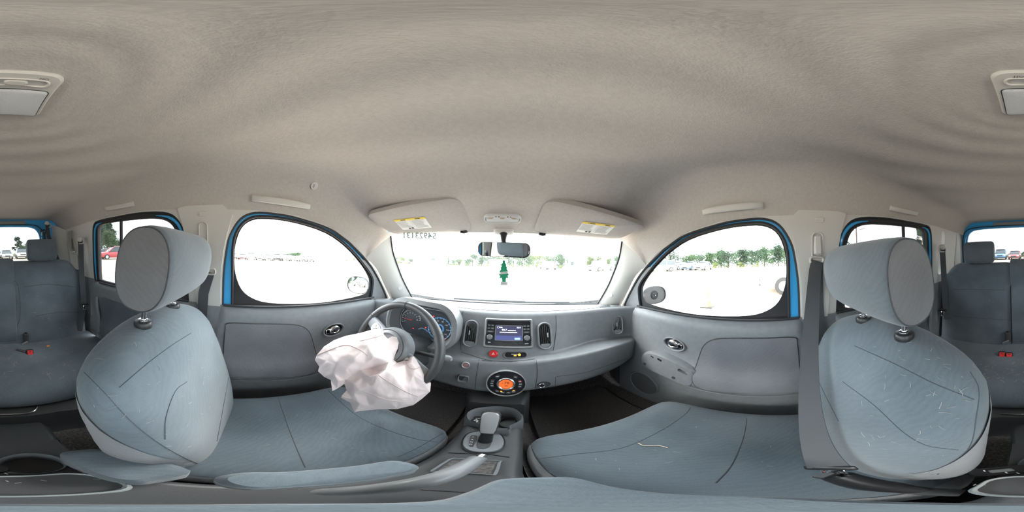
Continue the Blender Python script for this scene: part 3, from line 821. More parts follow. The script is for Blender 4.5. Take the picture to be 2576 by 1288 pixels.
def below_radio():
    fr = frame(hit(T_DASH, 1241, 890)[0], (0, -1, .55))
    b = mk('hazard_button', *plate(ell(.0185, .0175, 28), fr, -.006, .006, .003, .002), M_RED, DASH, label='round red hazard button')
    V = [fp(fr, x, y, .0085) for x, y in ((-.006, -.004), (.006, -.004), (0, .007))]
    V2 = [fp(fr, x, y, .0087) for x, y in ((-.003, -.0022), (.003, -.0022), (0, .0035))]
    mk('hazard_triangle', V + V2, [(0, 1, 4, 3), (1, 2, 5, 4), (2, 0, 3, 5)], M_WHITE, b, smooth=False)
    mk('hazard_rim', *ringf(ell(.0225, .0215, 28), ell(.0185, .0175, 28), fr, -.006, .004), M_PLASTIC, b)
    fr = frame(hit(T_DASH, 1297, 893)[0], (0, -1, .55))
    b = mk('airbag_indicator', *plate(rrect(.085, .024, .012, 7), fr, -.006, .003, .001), M_GLOSSBLK, DASH, label='black pill-shaped indicator strip with amber lamp')
    mk('indicator_rim', *ringf(rrect(.097, .034, .017, 7), rrect(.085, .024, .012, 7), fr, -.006, .006), M_PLASTIC, b)
    mk('lamp_symbol', *plate(ell(.006, .006, 16), sub(fr, .015, .001), .003, .004, .0005), M_LED, b)
    mk('lamp_symbol', *plate(rrect(.012, .005, .002, 3), sub(fr, -.002, -.003), .003, .004, .0005), M_LED, b)
    mk('indicator_text', *plate(rrect(.026, .002, .0005, 2), sub(fr, -.004, .004), .003, .0035, .0001), M_WHITE, b)
    fr = frame(hit(T_DASH, 1172, 918)[0], (0.1, -1, .3))
    b = mk('start_button', *plate(ell(.0115, .0115, 24), fr, -.004, .005, .002, .001), mat('start_button_face', (.36, .20, .19), .4), DASH, label='round start button')
    mk('start_ring', *ringf(ell(.017, .017, 24), ell(.0115, .0115, 24), fr, -.004, .007), M_SILVER, b)
    fr = frame(hit(T_DASH, 1166, 951)[0], (0.1, -1, .1))
    b = mk('card_slot', *plate(rrect(.034, .032, .008), fr, -.006, .001, .001), M_PLASTIC_D, DASH, label='small square slot')
    mk('slot_rim', *ringf(rrect(.044, .042, .011), rrect(.034, .032, .008), fr, -.006, .012), M_PLASTIC, b)
    fr = frame(hit(T_DASH, 1368, 967)[0], (0, -1, .1))
    b = mk('power_socket', *ringf(ell(.013, .013, 24), ell(.0095, .0095, 24), sub(fr, -.008, -.002), -.004, .008, -.004), M_STEEL, DASH, label='power socket in an oval recess')
    mk('socket_recess', *plate(ell(.026, .018, 28), fr, -.006, .0015, .001), M_PLASTIC_D, b)
    mk('socket_bore', *plate(ell(.0095, .0095, 20), sub(fr, -.008, -.002), 0, .003, .001), M_BLACK, b)
    # glovebox latch
    P = on_surface(T_DASH, [(1468, 957), (1485, 953), (1504, 947)], .003)
    if len(P) > 2: mk("glovebox_latch", *tube(P, .003, 8), M_GREYP, DASH)
below_radio()
def climate():
    p, n = hit(T_DASH, 1273, 964)
    fr = frame(p, (0, -1, .32))
    b = mk('climate_dial', *ringf(ell(.072, .072, 48), ell(.066, .066, 48), fr, -.02, .012, -.002), M_SILVER, DASH, label='round climate control with orange display')
    mk('dial_face', *plate(ell(.066, .066, 48), fr, -.012, .007), M_GLOSSBLK, b)
    mk('display_ring', *ringf(ell(.034, .034, 40), ell(.024, .024, 40), fr, .006, .017, .008), M_STEEL, b)
    mk('orange_display', *plate(ell(.0245, .0245, 36), fr, .006, .010), M_ORANGE, b, label='glowing orange display')
    text('display_text', '78', sub(fr, .002, .005), .019, M_INK, b, .0108)
    mk('display_mark', *box(fp(fr, .001, -.010, .0106), (.012, .0025, .0006), Matrix((fr[1], fr[2], fr[3])).transposed()), M_INK, b)
    mk('display_mark', *box(fp(fr, -.013, .004, .0106), (.0015, .008, .0006), Matrix((fr[1], fr[2], fr[3])).transposed()), M_INK, b)
    for k, a in enumerate((130, 50, 165, 180, 195, 15, 0, -15, -58, -78, -102, -125)):
        x, y = .050 * math.cos(math.radians(a)), .050 * math.sin(math.radians(a))
        bt = mk('button', *plate(rrect(.018, .012, .003), sub(fr, x, y, .007, math.radians(a - 90)), 0, .003, .001), M_PLASTIC_D, b)
        mk('button_mark', *plate(rrect(.010, .0026, .001, 2), sub(fr, x, y, .007), .003, .0036, .0001), M_WHITE, bt)
    for a in (-110, -52):
        x, y = .044 * math.cos(math.radians(a)), .044 * math.sin(math.radians(a))
        mk('lit_lamp', *plate(rrect(.007, .003, .001, 2), sub(fr, x, y, .010), 0, .002, .0003), M_LED, b)
    x, y = .052 * math.cos(math.radians(18)), .052 * math.sin(math.radians(18))
    mk('lit_lamp', *plate(rrect(.006, .003, .001, 2), sub(fr, x, y, .011), 0, .0015, .0003), M_LEDR, b)
climate()

# instrument cluster
def cluster():
    c = Vector((-.357, .66, -.322))
    fr = frame(c, (0, -1, .22))
    o = [(x, y * 1.0) for x, y in rrect(.375, .235, .10, 10)]; i_ = [(x, y - .004) for x, y in rrect(.325, .185, .085, 10)]
    hb = mk('instrument_hood', *loft([[fp(fr, x * k, y * k, z) for x, y in q] for q, k, z in ((o, 1.0, -.10), (o, 1.0, .02), (o, .985, .034), (i_, 1.06, .040), (i_, 1.0, .032), (i_, .95, -.01), (i_, .90, -.035))], True, False, False), M_GREYP, DASH, label='grey rounded instrument hood behind the steering wheel')
    g = sub(fr, 0, -.004, -.035)
    go = [(x * .90, y * .90 + .0004) for x, y in rrect(.325, .185, .085, 10)]
    mk('gauge_face', *plate(go, g, -.004, .001), M_GAUGE, hb)
    mk('gauge_rim', *tube([fp(g, x, y, .004) for x, y in [(a * .97, b * .95) for a, b in go]], .0022, 6, closed=True), M_SILVER, hb)
    def dial(cx, cy, r, a0, a1, n, labs, ring, ls):
        d = sub(g, cx, cy, .001)
        for k in range(n):
            a = math.radians(a0 + (a1 - a0) * k / (n - 1)); big = k % 2 == 0
            L = .010 if big else .006
            R_ = sub(d, r * math.cos(a), r * math.sin(a), 0, a)
            mk('tick_mark', *plate(rrect(L, .0016 if big else .001, .0004, 1), R_, 0, .0008, .0001), M_WHITE if k < n - 5 or ring is None else M_WHITE, hb)
        P = [fp(d, (r + .004) * math.cos(math.radians(a0 + (a1 - a0) * k / 40)), (r + .004) * math.sin(math.radians(a0 + (a1 - a0) * k / 40)), .001) for k in range(41)]
        mk('scale_arc', *tube(P, .0009, 5), ring or M_WHITE, hb)
        for k, t in enumerate(labs):
            a = math.radians(a0 + (a1 - a0) * k / (len(labs) - 1))
            text('numeral', t, sub(d, (r - .014) * math.cos(a), (r - .014) * math.sin(a)), ls, M_WHITE, hb, .001)
        return d
    d = dial(-.078, .0, .052, 205, 10, 17, [str(k) for k in range(9)], None, .011)
    a = math.radians(182)
    mk('needle', *plate([(-.046, -.0006), (.012, -.002), (.012, .002), (-.046, .0006)], sub(d, 0, 0, .003, a - math.pi), 0, .0015, .0002), M_RED, hb, label='red needle')
    d = dial(.082, -.012, .054, 215, -35, 15, ['0', '20', '40', '60', '80', '100', '120', '140'], M_GAUGEB, .010)
    mk('blue_ring', *ringf(ell(.060, .060, 36), ell(.052, .052, 36), sub(d, 0, 0, -.0006), -.001, .0008), M_GAUGEB, hb)
    mk('blue_ring', *ringf(ell(.024, .024, 28), ell(.016, .016, 28), sub(d, 0, 0, 0), -.001, .0012), M_GAUGEB, hb)
    for x, y in ((-.055, -.045), (.012, -.022), (.118, -.058), (.045, .045)):
        mk('warning_lamp', *plate(ell(.004, .003, 12), sub(g, x, y, .001), 0, .001, .0002), M_LEDR, hb)
    d = sub(g, .0, -.05, .001)
    for r_ in (.034, .030):
        P = [fp(d, r_ * math.cos(math.radians(40 + 100 * k / 16)), r_ * math.sin(math.radians(40 + 100 * k / 16)) - .012, .001) for k in range(17)]
        mk('fuel_arc', *tube(P, .001, 5), M_SILVER if r_ > .032 else M_GAUGEB, hb)
cluster()

# ------------------------------------------------------------------ steering column and wheel
WC = Vector((-.357, .468, -.368))
WN = Vector((0.0, -math.cos(math.radians(27)), math.sin(math.radians(27))))
WF = frame(WC, WN)
def column():
    A = sub(WF, 0, -.005, 0)
    rings = []
    for z, a, b in ((-.03, .050, .052), (-.07, .062, .064), (-.13, .070, .070), (-.24, .075, .078)):
        rings.append([fp(A, x, y - .01, z) for x, y in rrect(a * 2, b * 2, .035, 6)])
    c = mk('steering_column', *loft(rings), M_PLASTIC_D, DASH)
    P = [fp(A, .04, .0, -.075), fp(A, .10, .004, -.070), fp(A, .15, .008, -.064)]
    st = mk('stalk', *tube(P, .0085, 10), M_PLASTIC_D, c)
    e = onY(1139, 883, .55)
    Rm = Matrix((WF[1], WF[2], WF[3])).transposed()
    mk('stalk_knob', *tube([fp(A, .148, .008, -.064), fp(A, .165, .009, -.062), fp(A, .198, .011, -.058), fp(A, .206, .012, -.057)], [.010, .013, .014, .009], 12), M_GREYP, c)
    mk('stalk_ring', *tube([fp(A, .172, .0095, -.061), fp(A, .178, .0098, -.0605)], .0145, 12), M_SILVER, c)
    mk('stalk', *tube([fp(A, -.04, .0, -.075), fp(A, -.10, .004, -.070), fp(A, -.17, .008, -.064)], .0095, 10), M_PLASTIC_D, c)
column()
WHEEL = thing('steering_wheel', WC + Vector((0, 0, -.17)), 'dark leather steering wheel with grey thumb buttons and burst hub', 'steering wheel')
def wheel():
    R0 = .183
    rings = []; n = 72
    for k in range(n):
        a = 2*math.pi*k/n
        rr = .0155 + .002 * max(0, math.cos(2 * (a - .4)))
        ctr = fp(WF, R0 * math.cos(a), R0 * math.sin(a))
        rad = (WF[1] * math.cos(a) + WF[2] * math.sin(a))
        rings.append([ctr + rad * (rr * math.cos(2*math.pi*j/12)) + WF[3] * (rr * 1.12 * math.sin(2*math.pi*j/12)) for j in range(12)])
    rim = mk('rim', *loft(rings + [rings[0]], True, False, False), M_LEATHER, WHEEL, sharp=None)
    for a in (150, 92, 30, -28, -90, -150):
        t = math.radians(a)
        ctr = fp(WF, R0 * math.cos(t), R0 * math.sin(t)); rad = (WF[1] * math.cos(t) + WF[2] * math.sin(t))
        P = [ctr + rad * (.0172 * math.cos(2*math.pi*j/14)) + WF[3] * (.0188 * math.sin(2*math.pi*j/14)) for j in range(14)]
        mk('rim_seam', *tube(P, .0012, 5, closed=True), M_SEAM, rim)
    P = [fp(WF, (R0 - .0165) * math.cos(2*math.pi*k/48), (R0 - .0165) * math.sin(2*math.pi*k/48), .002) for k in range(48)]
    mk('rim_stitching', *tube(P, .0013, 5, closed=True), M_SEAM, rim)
    rot = math.radians(-24)
    for a, w0, w1 in ((180, .034, .028), (0, .034, .028), (-90, .030, .022)):
        f = sub(WF, 0, 0, 0, rot + math.radians(a))
        rings = []
        for x, wd, z, th in ((.055, w0, .018, .016), (.10, w0 * .95, .010, .013), (.14, w1, .004, .011), (.182, w1 * .9, .0, .010)):
            rings.append([fp(f, x, y, z + zz) for y, zz in [(wd * p[0], th * p[1]) for p in rrect(2, 2, .7, 4)]])
        sp = mk('spoke', *loft(rings), M_PLASTIC, WHEEL)
        if a != -90:
            q = sub(f, .104, 0, .024)
            bp = mk('button_pad', *plate(rrect(.055, .044, .02), q, -.004, .003, .002), M_SILVER, sp)
            mk('button', *plate(ell(.011, .011, 20), sub(q, -.004, .004), .002, .006, .002), M_GREYP, bp)
            for yy in (-.014, .018):
                mk('button', *plate(ell(.0055, .005, 16), sub(q, .014 if yy > 0 else .012, yy * .6), .002, .006, .001), M_CHROME, bp)
    # hub: rounded cushion with an open, torn airbag cover
    prof = [(.086, -.012), (.088, .008), (.083, .030), (.070, .046), (.058, .050), (.056, .047), (.050, .040), (.02, .036), (.001, .036)]
    rings = [[fp(WF, r * math.cos(2*math.pi*k/36), r * .96 * math.sin(2*math.pi*k/36) - .004, z) for k in range(36)] for r, z in prof]
    hub = mk('hub', *loft(rings), M_PLASTIC, WHEEL)
    P = [fp(WF, .072 * math.cos(2*math.pi*k/36), .07 * math.sin(2*math.pi*k/36) - .004, .0445) for k in range(36)]
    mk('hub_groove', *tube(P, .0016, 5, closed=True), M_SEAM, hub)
wheel()

# ------------------------------------------------------------------ burst airbag
def airbag():
    out = [(962, 828, .615), (940, 828, .60), (905, 838, .595), (870, 845, .60), (840, 856, .61), (815, 872, .63), (797, 893, .645), (792, 906, .655), (803, 922, .655), (800, 934, .66), (815, 948, .655), (832, 956, .645),
           (836, 984, .655), (848, 978, .65), (866, 966, .645), (872, 982, .665), (860, 995, .675), (858, 1001, .68), (880, 1013, .70), (892, 1037, .735), (905, 1034, .73), (950, 1030, .725), (1000, 1029, .72), (1040, 1019, .71), (1062, 1003, .70), (1082, 985, .69),
           (1084, 965, .68), (1074, 940, .665), (1062, 921, .655), (1050, 908, .645), (1040, 896, .64), (1032, 897, .645), (1024, 906, .65), (1010, 909, .648), (999, 912, .645), (990, 905, .64), (994, 892, .636), (1001, 876, .632), (1003, 862, .63), (998, 848, .628), (986, 846, .626), (975, 852, .625), (966, 842, .622)]
    ins = [(930, 845, .575), (900, 858, .56), (868, 862, .568), (845, 875, .575), (890, 885, .545), (860, 897, .55), (833, 893, .585), (822, 907, .61), (845, 915, .565), (818, 925, .632), (840, 938, .60), (850, 960, .615), (872, 925, .565), (893, 905, .538), (925, 872, .545),
           (955, 845, .59), (945, 868, .575), (965, 862, .600), (975, 872, .61), (960, 885, .575), (940, 898, .555), (918, 915, .575), (938, 925, .605), (905, 930, .60), (885, 945, .625), (868, 955, .63), (912, 950, .60), (890, 965, .60), (950, 935, .59), (952, 944, .545),
           (930, 948, .57), (985, 890, .615), (978, 910, .575), (1005, 925, .59), (970, 930, .555), (990, 945, .565), (1020, 918, .615), (1035, 912, .605), (1045, 925, .605), (1060, 945, .615), (1040, 945, .60), (1020, 950, .605), (1065, 965, .635), (1050, 978, .64), (1030, 975, .615), (1010, 972, .59),
           (985, 970, .585), (960, 965, .575), (935, 972, .585), (905, 980, .60), (890, 990, .625), (920, 995, .63), (950, 990, .60), (975, 998, .61), (1000, 1000, .62), (1030, 1000, .655), (1055, 995, .67), (885, 1003, .65), (905, 1015, .66), (945, 1012, .645), (985, 1015, .655), (1015, 1015, .675), (930, 1022, .685)]
    pts = [Vector((u, v)) for u, v, _ in out + ins]; T = [t for *_, t in out + ins]
    n = len(out); E = [(i, (i + 1) % n) for i in range(n)]
    vo, eo, fo, ov, *_ = delaunay_2d_cdt(pts, E, [], 1, 1e-5)
    idx = {}
    vals = []
    for i, v in enumerate(vo):
        k = ov[i][0] if ov[i] else min(range(len(pts)), key=lambda j: (pts[j] - v).length)
        vals.append((v.x, v.y, T[k], 1.0 if k < n else 0.0))
    tris = [tuple(f) for f in fo]
    rng = random.Random(5)
    for lev in range(3):
        mid = {}; new = []
        def m_(a, b):
            k = (min(a, b), max(a, b))
            if k not in mid:
                A, B = vals[a], vals[b]
                bd = 1.0 if (A[3] == 1 and B[3] == 1 and cnt.get(k, 0) == 1) else 0.0
                wob = (0 if bd else rng.uniform(-1, 1) * (.0035, .0015, .0005)[lev])
                vals.append(((A[0]+B[0])/2, (A[1]+B[1])/2, (A[2]+B[2])/2 + wob, bd)); mid[k] = len(vals) - 1
            return mid[k]
        cnt = {}
        for f in tris:
            for i in range(3):
                k = (min(f[i], f[(i+1) % 3]), max(f[i], f[(i+1) % 3])); cnt[k] = cnt.get(k, 0) + 1
        for a, b, c in tris:
            ab, bc, ca = m_(a, b), m_(b, c), m_(c, a)
            new += [(a, ab, ca), (ab, b, bc), (ca, bc, c), (ab, bc, ca)]
        tris = new
        if lev >= 1:   # relax the folds slightly
            nb = {}
            for f in tris:
                for i in range(3): nb.setdefault(f[i], set()).update((f[(i+1) % 3], f[(i+2) % 3]))
            vals = [(v[0], v[1], v[2] if v[3] else v[2] * .55 + .45 * sum(vals[j][2] for j in nb[i]) / len(nb[i]), v[3]) if i in nb else v for i, v in enumerate(vals)]
    def edge_d(u, v): return min(math.hypot(u - a, v - b) for a, b, _ in out)
    V = [onT(u, v, t) for u, v, t, _ in vals]
    B = [onT(u, v, t + min(.055, .003 + .0022 * edge_d(u, v))) for u, v, t, _ in vals]
    N = len(V)
    cnt = {}
    for f in tris:
        for i in range(3): cnt[(f[i], f[(i+1) % 3])] = 1
    F = list(tris) + [tuple(i + N for i in reversed(f)) for f in tris]
    for (a, b) in cnt:
        if (b, a) not in cnt: F.append((b, a, a + N, b + N))
    root = thing('airbag', onZ(940, 1000, -.62), 'deflated pale pink airbag spilling out of the steering wheel', 'airbag')
    mk('bag_fabric', V + B, F, M_AIRBAG, root, sharp=50)
    tree = bvh((V, tris))
    for px in ([(797, 893), (830, 880), (870, 868), (905, 880), (925, 895)], [(905, 858), (940, 850), (962, 843)], [(915, 985), (955, 1000), (990, 1008), (1030, 1010)], [(1022, 912), (1030, 925), (1045, 928), (1058, 922)], [(952, 944), (985, 965), (1020, 985), (1052, 998)]):
        seam(tree, px, root, .0012, mat('airbag_thread', (.60, .48, .46), .8), 'stitch_line', .0006)
    return root
airbag()
UPF = lambda p: (Vector(p), Vector((1, 0, 0)), Vector((0, 1, 0)), Vector((0, 0, 1)))
def pix_poly(pix, z, n=3):
    # outline given in pixels, laid on the level z; returns outline relative to its centre and the frame
    P = smooth_path([onZ(u, v, z) for u, v in pix], n, True)
    c = sum(P, Vector()) / len(P)
    q = [(p.x - c.x, p.y - c.y) for p in P]
    ar = sum(q[i][0] * q[(i+1) % len(q)][1] - q[(i+1) % len(q)][0] * q[i][1] for i in range(len(q)))
    if ar < 0: q.reverse()
    return q, UPF(c)
# ------------------------------------------------------------------ centre console
CON = thing('center_console', (.005, .1, -.97), 'charcoal centre console between the front seats', 'console')
def console():
    rings = []
    for y, w_, zt in ((.74, .135, -.655), (.62, .118, -.66), (.556, .095, -.672), (.547, .093, -.745), (.47, .083, -.75), (.435, .078, -.75), (.425, .077, -.70), (.2, .066, -.70), (.0, .066, -.70), (-.125, .068, -.70), (-.135, .068, -.77), (-.27, .072, -.77), (-.28, .072, -.70), (-.36, .075, -.705), (-.42, .07, -.76), (-.43, .065, -.96)):
        h = zt + .965
        q = rrect(2 * w_, h, .02, 5)
        rings.append([Vector(((.004 if y > .4 else -.004) + x, y, zt - h / 2 + z)) for x, z in q])
    vf = loft(rings); mk('console_body', *vf, M_PLASTIC_D, CON, sharp=50)
    # side skirts widening to the floor
    for s in (-1, 1):
        rows = [[Vector((.0 + s * (.066 + k), y, -.73 - k * 4)) for k in (0, .012, .03, .06)] for y in (.70, .55, .4, .2, 0)]
        mk('console_skirt', *loft(rows, False), M_CARPET, CON)
    # cup holder
    q, fr = pix_poly([(1178, 1052), (1180, 1038), (1205, 1028), (1250, 1024), (1290, 1029), (1308, 1042), (1309, 1056), (1296, 1064), (1280, 1072), (1277, 1082), (1215, 1080), (1210, 1068), (1190, 1062)], -.672)
    c = mk('cup_holder', *ringf([(x * 1.12, y * 1.12) for x, y in q], [(x * .93, y * .93) for x, y in q], fr, -.085, .004, -.085), M_PLASTIC, CON, label='twin cup holder ahead of the gear shifter')
    mk('cup_well', *plate([(x * .94, y * .94) for x, y in q], fr, -.09, -.072, .001), M_PLASTIC_D, c)
    for px in ((1203, 1046), (1285, 1048)):
        p = onZ(px[0], px[1], -.672) + Vector((0, 0, -.055))
        mk('cup_ring', *ringf(ell(.036, .036, 28), ell(.031, .031, 28), UPF(p), -.012, .004), M_PLASTIC_D, c)
    rng = random.Random(3)
    for k in range(5):
        p = onZ(1196 + rng.uniform(0, 18), 1040 + rng.uniform(0, 20), -.738)
        mk('paper_scrap', *box(p, (.012, .005, .004), Matrix.Rotation(rng.uniform(0, 3), 3, 'Z'), .001), M_WHITE, c)
    # slot above the cup holder with a plugged cable
    fr = frame(onY(1258, 1017, .60), (0, -1, .5))
    c = mk('aux_slot', *ringf(rrect(.062, .026, .011), rrect(.052, .018, .008), fr, -.004, .006), M_PLASTIC, CON)
    mk('slot_well', *plate(rrect(.052, .018, .008), fr, -.003, .0015), M_BLACK, c)
    for x in (-.008, .008): mk('port', *plate(ell(.0035, .0035, 12), sub(fr, x, 0), .001, .003, .0005), M_SILVER, c)
    mk('slot_flap', *box(fp(fr, .006, -.022, .006), (.030, .024, .005), Matrix((fr[1], fr[2], fr[3])).transposed(), .0015), M_GREYP, c)
    # gear plate
    q, fr = pix_poly([(1166, 1105), (1180, 1090), (1215, 1084), (1250, 1088), (1267, 1105), (1265, 1125), (1245, 1136), (1210, 1138), (1180, 1134), (1164, 1122)], -.694)
    g = mk('gear_plate', *plate(q, fr, -.008, .004, .003), M_PLASTIC, CON)
    mk('plate_seam', *tube([fp(fr, x * 1.02, y * 1.02, .0) for x, y in q], .002, 5, closed=True), M_BLACK, g)
    q, fr2 = pix_poly([(1200, 1122), (1204, 1098), (1222, 1090), (1238, 1098), (1234, 1120), (1222, 1128), (1206, 1128)], -.689)
    mk('gear_slot', *plate(q, fr2, -.002, .0012, .0008), M_PLASTIC_D, g)
    q, fr3 = pix_poly([(1180, 1120), (1183, 1098), (1190, 1095), (1200, 1098), (1192, 1121), (1186, 1123)], -.689)
    mk('gear_letters_strip', *plate(q, fr3, -.002, .0012, .0008), M_BLACK, g)
    for k, t in enumerate('PRND'):
        p = onZ(1190 - k * 2.0, 1100 + k * 6.0, -.687)
        text('gear_letter', t, UPF(p), .008, M_WHITE, g, .0004)
    # brake tray
    q, fr = pix_poly([(1088, 1183), (1130, 1156), (1160, 1154), (1252, 1159), (1256, 1164), (1246, 1192), (1235, 1194), (1180, 1190), (1100, 1186)], -.695, 2)
    t = mk('brake_tray', *plate(q, fr, -.01, .0, .001), M_PLASTIC_D, CON)
    mk('tray_floor', *plate([(x * .85, y * .8) for x, y in q], fr, 0, .0012, .0005), M_CARPET, t)
    mk('tray_rim', *tube([fp(fr, x, y, .001) for x, y in q], .0022, 5, closed=True), M_PLASTIC, t)
    # seam between front and rear console
    mk('console_seam', *tube([onZ(u, v, -.6985) for u, v in ((1128, 1139), (1180, 1141), (1240, 1144), (1282, 1150))], .0015, 5), M_BLACK, CON)
    mk('console_seam', *tube([onZ(u, v, -.6985) for u, v in ((1060, 1232), (1130, 1236), (1190, 1240))], .0015, 5), M_BLACK, CON)
    # rear tray with pale rim and rear cup holder
    q, fr = rrect(.116, .088, .03), UPF((.018, -.085, -.66))
    t = mk('rear_tray', *ringf(q, [(x * .90, y * .84) for x, y in q], fr, -.04, .004, -.008), mat('pale_grey_rim', (.36, .38, .38), .4), CON, label='rear console tray with pale rim')
    mk('tray_bed', *plate([(x * .93, y * .90) for x, y in q], fr, -.02, -.006, .001), M_PLASTIC_D, t)
    rng2 = random.Random(2)
    for k in range(6):
        mk('crumb', *box(fp(fr, rng2.uniform(-.06, .06), rng2.uniform(-.03, .0), -.004), (.006, .0015, .0015), Matrix.Rotation(rng2.uniform(0, 3), 3, 'Z')), M_STRAW, t)
    p = onZ(128, 1188, -.70)
    pc = Vector((.004, -.185, -.695))
    c = mk('rear_cup_holder', *ringf(ell(.05, .05, 32), ell(.042, .042, 32), UPF(pc), -.065, .006, -.065), M_PLASTIC, CON)
    mk('cup_well', *plate(ell(.0425, .0425, 32), UPF(pc), -.075, -.058, .001), M_PLASTIC_D, c)
    mk('console_deck', *sheet([(-.070, -.285), (.064, -.285), (.064, -.128), (-.070, -.128)], [[(pc.x + x, pc.y + y) for x, y in ell(.047, .047, 32)]], .03, lambda a, b: Vector((a, b, -.699))), M_PLASTIC_D, CON)
    for u0, v0 in ((2540, 1197),):
        p = onZ(u0, v0, -.69)
        k = mk('switch_panel', *plate(rrect(.075, .035, .016), sub(UPF(p + Vector((.01, -.02, .004))), 0, 0, 0, .5), -.006, .004, .002), M_BLACK, CON)
        mk('switch', *plate(rrect(.028, .012, .003), sub(UPF(p + Vector((.01, -.02, .004))), 0, 0, 0, .5), .003, .008, .002), M_GREYP, k)
        for j in range(5):
            mk('switch_mark', *box(p + Vector((.01 - .03 + j * .012, -.02 + .012 - j * .002, .009)), (.002, .006, .0006), Matrix.Rotation(.5, 3, 'Z')), M_WHITE, k)
console()
SH = thing('gear_shifter', onZ(1222, 1112, -.695), 'silver-topped gear shifter leaning over the cup holders', 'gear shifter')
def shifter():
    base = onZ(1220, 1110, -.69); top = onZ(1237, 1036, -.575)
    ax = (top - base)
    mk('shaft', *tube([base, base + ax * .3, base + ax * .55], [.015, .014, .015], 12), M_BLACK, SH)
    fr = frame(base, (0, -.9, .55))
    rings = []
    for k, a, b in ((.30, .016, .013), (.40, .019, .016), (.6, .0225, .019), (.8, .025, .021), (.92, .0255, .022), (.985, .022, .020), (1.01, .014, .014)):
        c = base + ax * k
        Y = Vector((0, -.75, .6)).normalized()
        rings.append([c + Vector((1, 0, 0)) * (a * x) + Y * (b * y) for x, y in rrect(2, 2, .75, 5)])
    kb = mk('knob', *loft(rings), M_PLASTIC_D, SH)
    rings = []
    for k, a in ((.34, .014), (.45, .017), (.65, .0195), (.85, .0215), (.95, .0205), (1.0, .016), (1.02, .008)):
        c = base + ax * k
        Y = Vector((0, -.75, .6)).normalized()
        o = .0175 + .0065 * min(1, (k - .3) * 2)
        rings.append([c + Vector((1, 0, 0)) * (a * x) + Y * (o + .003 * y) for x, y in rrect(2, 2, .9, 4)])
    mk('silver_cap', *loft(rings), M_SILVER, SH, label='satin silver shifter face')
shifter()
HB = thing('parking_brake', onZ(1000, 1225, -.69), 'grey parking brake lever lying along the console', 'parking brake')
P = smooth_path([onZ(1203, 1152, -.625), onZ(1175, 1170, -.62), onZ(1120, 1196, -.61), onZ(1040, 1217, -.61), onZ(950, 1230, -.625), onZ(850, 1238, -.66)], 6)
nP = len(P)
mk('grip', *tube(P, [.0135 + .003 * min(1, i / (nP * .5)) for i in range(nP)], 14), M_GREYP, HB)
mk('release_button', *tube([P[0], P[0] + (P[0] - P[1]).normalized() * .016], .0075, 12), M_STEEL, HB)

